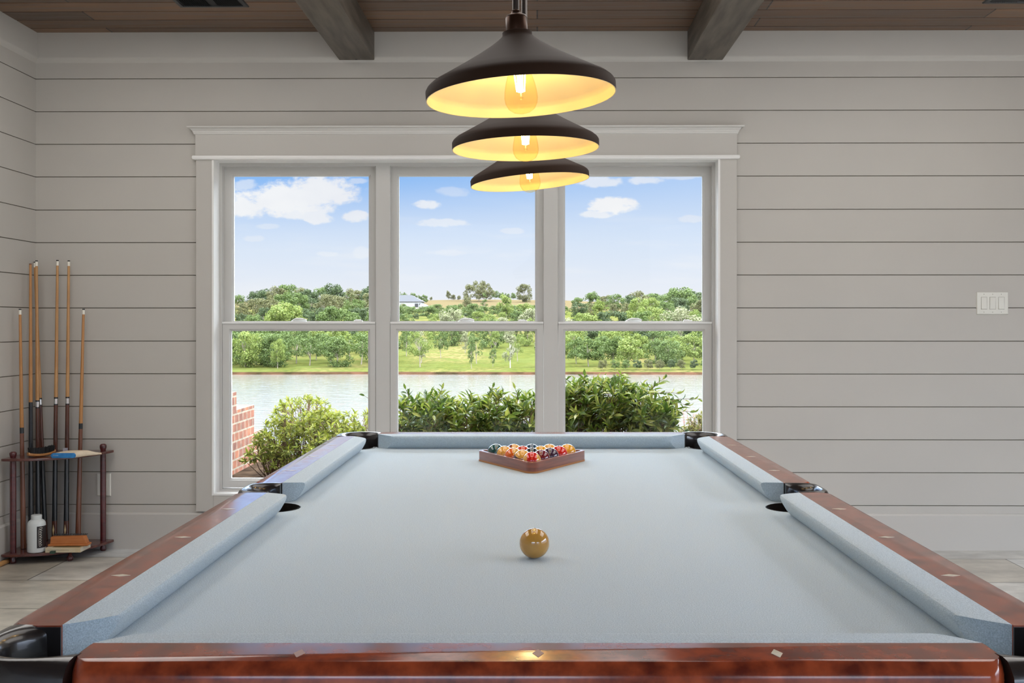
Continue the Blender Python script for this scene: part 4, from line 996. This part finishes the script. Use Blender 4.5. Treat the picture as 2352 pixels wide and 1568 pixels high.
def lerp(tab):
    def f(x):
        if x <= tab[0][0]: return tab[0][1]
        for (a, b), (c, d) in zip(tab, tab[1:]):
            if x <= c: return b+(d-b)*(x-a)/(c-a)
        return tab[-1][1]
    return f
topL = lerp([(500, 678), (540, 675), (590, 668), (650, 654), (700, 660), (740, 662), (775, 650), (800, 668), (830, 656), (870, 662)])
topR = lerp([(1260, 690), (1300, 684), (1345, 673), (1400, 678), (1440, 682), (1460, 670), (1490, 669), (1520, 673), (1565, 664), (1600, 672), (1660, 676)])
row(18, 410, 885, 400, 480, topL, ['dome', 'dome', 'round'], ['dark', 'olive', 'mid'], (1.0, 1.3), 'on the wooded skyline in the left window', 'skyline woodland in the left window', 4)
row(18, 410, 885, 320, 385, lambda p: topL(p)+20, ['dome'], ['dark', 'mid', 'mid', 'olive'], (1.1, 1.4), 'halfway up the wooded slope in the left window', 'slope woodland in the left window', 7)
row(18, 410, 885, 250, 305, lambda p: topL(p)+46, ['dome'], ['mid', 'bright', 'dark'], (1.1, 1.35), 'low on the wooded slope in the left window', 'lower slope woodland in the left window', 8)
row(20, 1250, 1840, 430, 510, topR, ['dome', 'round', 'dome'], ['dark', 'olive', 'mid'], (1.15, 1.5), 'on the wooded skyline in the right window', 'skyline woodland in the right window', 5)
row(20, 1250, 1840, 330, 400, lambda p: topR(p)+18, ['dome'], ['mid', 'dark', 'olive', 'bright'], (1.0, 1.3), 'halfway up the wooded slope in the right window', 'slope woodland in the right window', 7)
row(20, 1250, 1840, 250, 310, lambda p: topR(p)+40, ['dome'], ['bright', 'mid', 'pale', 'dark'], (1.1, 1.4), 'low on the wooded slope in the right window', 'lower slope woodland in the right window', 8)
row(17, 895, 1255, 345, 410, lambda p: 700, ['dome'], ['mid', 'bright', 'mid'], (1.5, 1.9), 'just below the tan field in the middle window', 'upper green trees in the middle window', 4)
row(13, 890, 1260, 285, 335, lambda p: 716, ['dome'], ['mid', 'bright', 'dark'], (1.25, 1.6), 'on the slope under the field, middle window', 'slope trees in the middle window', 6)
row(12, 890, 1260, 232, 270, lambda p: 735, ['dome'], ['mid', 'bright', 'pale'], (.9, 1.15), 'behind the shore meadow in the middle window', 'lower trees in the middle window', 8)
row(20, 410, 885, 190, 208, lambda p: 764, ['loose', 'round', 'dome'], ['bright', 'mid', 'mid'], (1.0, 1.3), 'standing on the far shore in the left window', 'shoreline trees in the left window', 8)
row(18, 410, 885, 216, 240, lambda p: 748, ['dome', 'round'], ['mid', 'bright', 'dark'], (1.0, 1.3), 'just behind the shore trees, left window', 'second row of shore trees in the left window', 8)
row(8, 905, 1255, 200, 222, lambda p: 762, ['tall', 'loose', 'tall'], ['bright', 'mid', 'pale'], (.8, 1.0), 'in the shore meadow, middle window', 'meadow trees in the middle window', 10)
row(20, 1250, 1840, 190, 212, lambda p: 770, ['dome', 'round', 'round'], ['mid', 'bright', 'mid'], (1.0, 1.25), 'at the water edge in the right window', 'shoreline trees in the right window', 10)
row(20, 1250, 1840, 216, 240, lambda p: 750, ['dome'], ['mid', 'bright', 'dark'], (1.1, 1.4), 'just behind the waterside trees, right window', 'second row of shore trees in the right window', 8)
plant('round', 'bright', 1, 638, 186, 775, .62, 'rounded pale green willow like tree at the water edge, left window')
plant('tall', 'pale', 2, 1172, 188, 752, .8, 'tree with a white trunk at the right of the shore meadow', bark=1)
plant('tall', 'mid', 3, 1083, 186, 775, .55, 'slim tree closest to the water in the middle window')
plant('loose', 'bright', 0, 965, 190, 752, .85, 'tall airy tree at the left of the shore meadow')
plant('tall', 'mid', 4, 1132, 192, 800, .8, 'short dark green tree in the shore meadow')
for i_s, px in enumerate(range(1385, 1640, 26)): plant('round', trnd.choice(['dark', 'mid', 'olive']), trnd.randrange(6), px+trnd.uniform(-3, 3), 184, 838+trnd.uniform(-5, 5), 1.0, 'low bank shrub at the water edge, right window, %s from the left' % ORD[i_s], 'bank shrubs in the right window', name='shrub')

# ------------------------------------------------------------------ garden shrubs by the window
def leaf(g, p, d, n, l, w, fold=.25):
    """one pointed leaf: base p, direction d, face normal n"""
    s = d.cross(n).normalized(); n = s.cross(d).normalized(); 
    m1 = p+d*l*.30-n*l*.02; m2 = p+d*l*.65-n*l*.03; t = p+d*l-n*l*.12
    g.add([p, m1+s*w*.42+n*w*fold, m1, m1-s*w*.42+n*w*fold, m2+s*w*.40+n*w*fold, m2, m2-s*w*.40+n*w*fold, t],
          [(0, 1, 2), (0, 2, 3), (1, 4, 5, 2), (2, 5, 6, 3), (4, 7, 5), (5, 7, 6)])
def inlobe(lobes, rnd):
    L_ = rnd.choices(lobes, weights=[a[2]*a[3] for a in lobes])[0]
    px, py, rx, rz, d, ry = L_
    a = rnd.uniform(0, 6.28); u = rnd.uniform(-1, 1); q = math.sqrt(1-u*u); r = rnd.uniform(.72, 1.0)
    n = Vector((q*math.cos(a), q*math.sin(a), u)); c = Vector(CP(px, py, d)); k = d/F
    return c, Vector((n.x*rx*k*r, n.y*ry*r, n.z*rz*k*r)), n
def shrub(name, lab, cat, lobes, stems, nclu, lper, ll, lw, mat, upb, seed, twigmat, base_z=.09, extra=None):
    rnd = random.Random(seed); c0 = CP(stems[0][0], 1000, stems[0][1])
    O = (c0[0], c0[1], base_z); t = thing(name, lab, cat, O)
    g = G(); tw_ = G(); st = []
    for (px, d) in stems: x, y = CW(px, d); st.append(Vector((x, y, base_z-.03)))
    for k in range(nclu):
        c, off, n = inlobe(lobes, rnd); p = c+off
        if p.z < base_z+.03: p.z = base_z+.03+rnd.random()*.05
        dirc = (Vector((n.x, n.y*.8, n.z))+Vector((0, 0, upb))+Vector([rnd.uniform(-.4, .4) for _ in range(3)])).normalized()
        if k % 5 == 0:
            s = min(st, key=lambda q: (q-p).length); mid = s.lerp(p, .55)+Vector((rnd.uniform(-.03, .03), rnd.uniform(-.03, .03), -.02))
            tw_.tube([s, mid, p], [.0045, .003, .0016], 5)
        else: tw_.tube([p-dirc*ll*1.6-Vector((off.x, off.y, off.z))*.12, p], [.0018, .0012], 4)
        tt = dirc.orthogonal().normalized()
        for j in range(lper):
            a = j*2.4+rnd.uniform(-.4, .4); sp_ = rnd.uniform(.45, 1.25); h = rnd.uniform(0, .7)
            side = Matrix.Rotation(a, 3, dirc) @ tt
            d = (dirc*math.cos(sp_)+side*math.sin(sp_)).normalized(); nn = (dirc*.9-side*.35+Vector((0, 0, .3))).normalized()
            if abs(nn.dot(d)) > .95: nn = d.orthogonal()
            l = ll*rnd.uniform(.6, 1.15)
            leaf(g, p-dirc*ll*h, d, nn, l, lw*rnd.uniform(.8, 1.15)*l/ll)
    if extra: extra(g, tw_, rnd)
    mk('foliage', g, mat, parent=t, origin=O, recalc=False)
    mk('stems', tw_, twigmat, parent=t, origin=O)
    return t
M_az = leafmat('azalea_leaf', [(0.0744, 0.0930, 0.0093), (0.1395, 0.1674, 0.0163), (0.2139, 0.2418, 0.0279), (0.2790, 0.2790, 0.0558)], .45, .5)
M_lau = leafmat('laurel_leaf', [(.022, .045, .006), (.050, .085, .009), (.090, .135, .014), (.155, .185, .028), (.24, .24, .055)], .38, .28)
M_tw = pm('twigs', (.16, .09, .05), (.09, .05, .03), rough=.9, nscale=30)
shrub('azalea_bush', 'yellow green azalea bush outside the left window beside the brick wall', 'bush',
      [(700, 955, 75, 48, 7.4, .35), (745, 985, 62, 45, 7.3, .3), (640, 1000, 50, 45, 7.3, .3), (700, 1020, 95, 45, 7.3, .35), (600, 1035, 30, 22, 7.2, .2), (575, 1050, 20, 12, 7.15, .15), (650, 1055, 50, 25, 7.3, .3)],
      [(625, 7.3), (650, 7.35), (690, 7.4), (730, 7.4)], 660, 7, .047, .016, M_az, .5, 21, M_tw)
shrub('azalea_bush', 'smaller yellow green bush at the right edge of the left window', 'bush',
      [(825, 975, 48, 32, 7.5, .3), (850, 1010, 50, 35, 7.5, .3), (800, 1010, 40, 30, 7.4, .3)], [(820, 7.5), (850, 7.5)], 220, 7, .045, .016, M_az, .5, 22, M_tw)
def shoots(lst, ll):
    def f(g, tw_, rnd):
        for (pa, pb, d, nl) in lst:
            a = Vector(CP(pa[0], pa[1], d)); b = Vector(CP(pb[0], pb[1]+6, d-.05)); ax = (b-a).normalized()
            tw_.tube([a, a.lerp(b, .5)+Vector((0, 0, .01)), b], [.003, .002, .001], 5)
            for k in range(nl):
                s = .3+.7*k/max(nl-1, 1); p = a.lerp(b, s); side = Matrix.Rotation(k*2.4+rnd.uniform(-.3, .3), 3, ax) @ ax.orthogonal().normalized()
                dd = (ax*.75+side*.65).normalized(); leaf(g, p, dd, (ax-dd*ax.dot(dd)+Vector((0, -.3, .1))).normalized(), ll*rnd.uniform(.6, .95), ll*.3)
    return f
shrub('laurel_hedge', 'dark green laurel shrub outside the middle window', 'bush',
      [(940, 960, 55, 50, 6.7, .3), (1000, 955, 60, 52, 6.6, .3), (1070, 960, 65, 52, 6.6, .3), (1140, 950, 60, 52, 6.6, .3), (1205, 955, 55, 52, 6.7, .3), (1070, 1010, 150, 40, 6.6, .3)],
      [(930, 6.7), (1000, 6.65), (1070, 6.65), (1140, 6.65), (1210, 6.7)], 640, 7, .078, .026, M_lau, .9, 31, M_tw, extra=shoots([((885, 950), (838, 903), 6.5, 3), ((1120, 910), (1134, 880), 6.6, 5), ((1010, 915), (1016, 884), 6.6, 5), ((1190, 920), (1184, 888), 6.6, 4), ((940, 915), (932, 888), 6.6, 4)], .06))
shrub('laurel_bush', 'big glossy laurel bush outside the right window with long shoots', 'bush',
      [(1330, 930, 60, 62, 6.7, .35), (1400, 920, 70, 58, 6.6, .35), (1465, 935, 62, 58, 6.6, .35), (1510, 955, 50, 45, 6.6, .3), (1400, 985, 120, 50, 6.6, .35), (1290, 950, 40, 60, 6.7, .3)],
      [(1330, 6.7), (1400, 6.65), (1450, 6.65)], 780, 7, .078, .025, M_lau, .7, 41, M_tw,
      extra=shoots([((1500, 925), (1612, 909), 6.6, 9), ((1495, 905), (1560, 897), 6.6, 7), ((1490, 900), (1526, 862), 6.6, 7), ((1520, 945), (1592, 940), 6.6, 7), ((1520, 965), (1575, 985), 6.6, 7), ((1500, 915), (1580, 925), 6.55, 7), ((1340, 880), (1342, 857), 6.6, 4), ((1420, 870), (1428, 853), 6.6, 4), ((1300, 880), (1300, 860), 6.6, 4)], .07))
shrub('boxwood_bush', 'small yellow green bush at the right edge of the right window', 'bush',
      [(1603, 978, 26, 24, 6.9, .2), (1622, 965, 20, 20, 6.9, .2), (1590, 1000, 30, 25, 6.9, .2)], [(1600, 6.9), (1615, 6.9)], 240, 6, .024, .011, leafmat('boxwood_leaf', [(.08, .085, .015), (.15, .15, .03), (.25, .21, .08)], .4, .6), .4, 51, M_tw)
# reddish seed stalks
O = (*CW(1575, 7.2), .09); ss = thing('flower_stalks', 'thin pinkish flower stalks between the laurel and the small bush', 'plant', O)
g = G(); fl = G(); rnd = random.Random(8)
for k in range(9):
    b = Vector((*CW(1570+k*3, 7.2), .09)); tpt = Vector(CP(1560+k*6+rnd.uniform(-4, 4), rnd.uniform(930, 965), 7.2)); g.tube([b, b.lerp(tpt, .5)+Vector((.01, 0, 0)), tpt], [.0025, .0018, .0008], 4)
    for j in range(10):
        p = b.lerp(tpt, rnd.uniform(.75, 1.02))+Vector([rnd.uniform(-.015, .015) for _ in range(3)]); r = .004
        fl.add([p+Vector((r, 0, 0)), p+Vector((0, 0, r)), p-Vector((r, 0, 0)), p-Vector((0, 0, r)), p-Vector((0, r, 0))], [(0, 1, 4), (1, 2, 4), (2, 3, 4), (3, 0, 4)])
mk('stalks', g, pm('pink_stalk', (.45, .18, .14), rough=.7), parent=ss, origin=O); mk('seed_heads', fl, pm('pink_seed', (.62, .30, .26), rough=.7), parent=ss, origin=O)
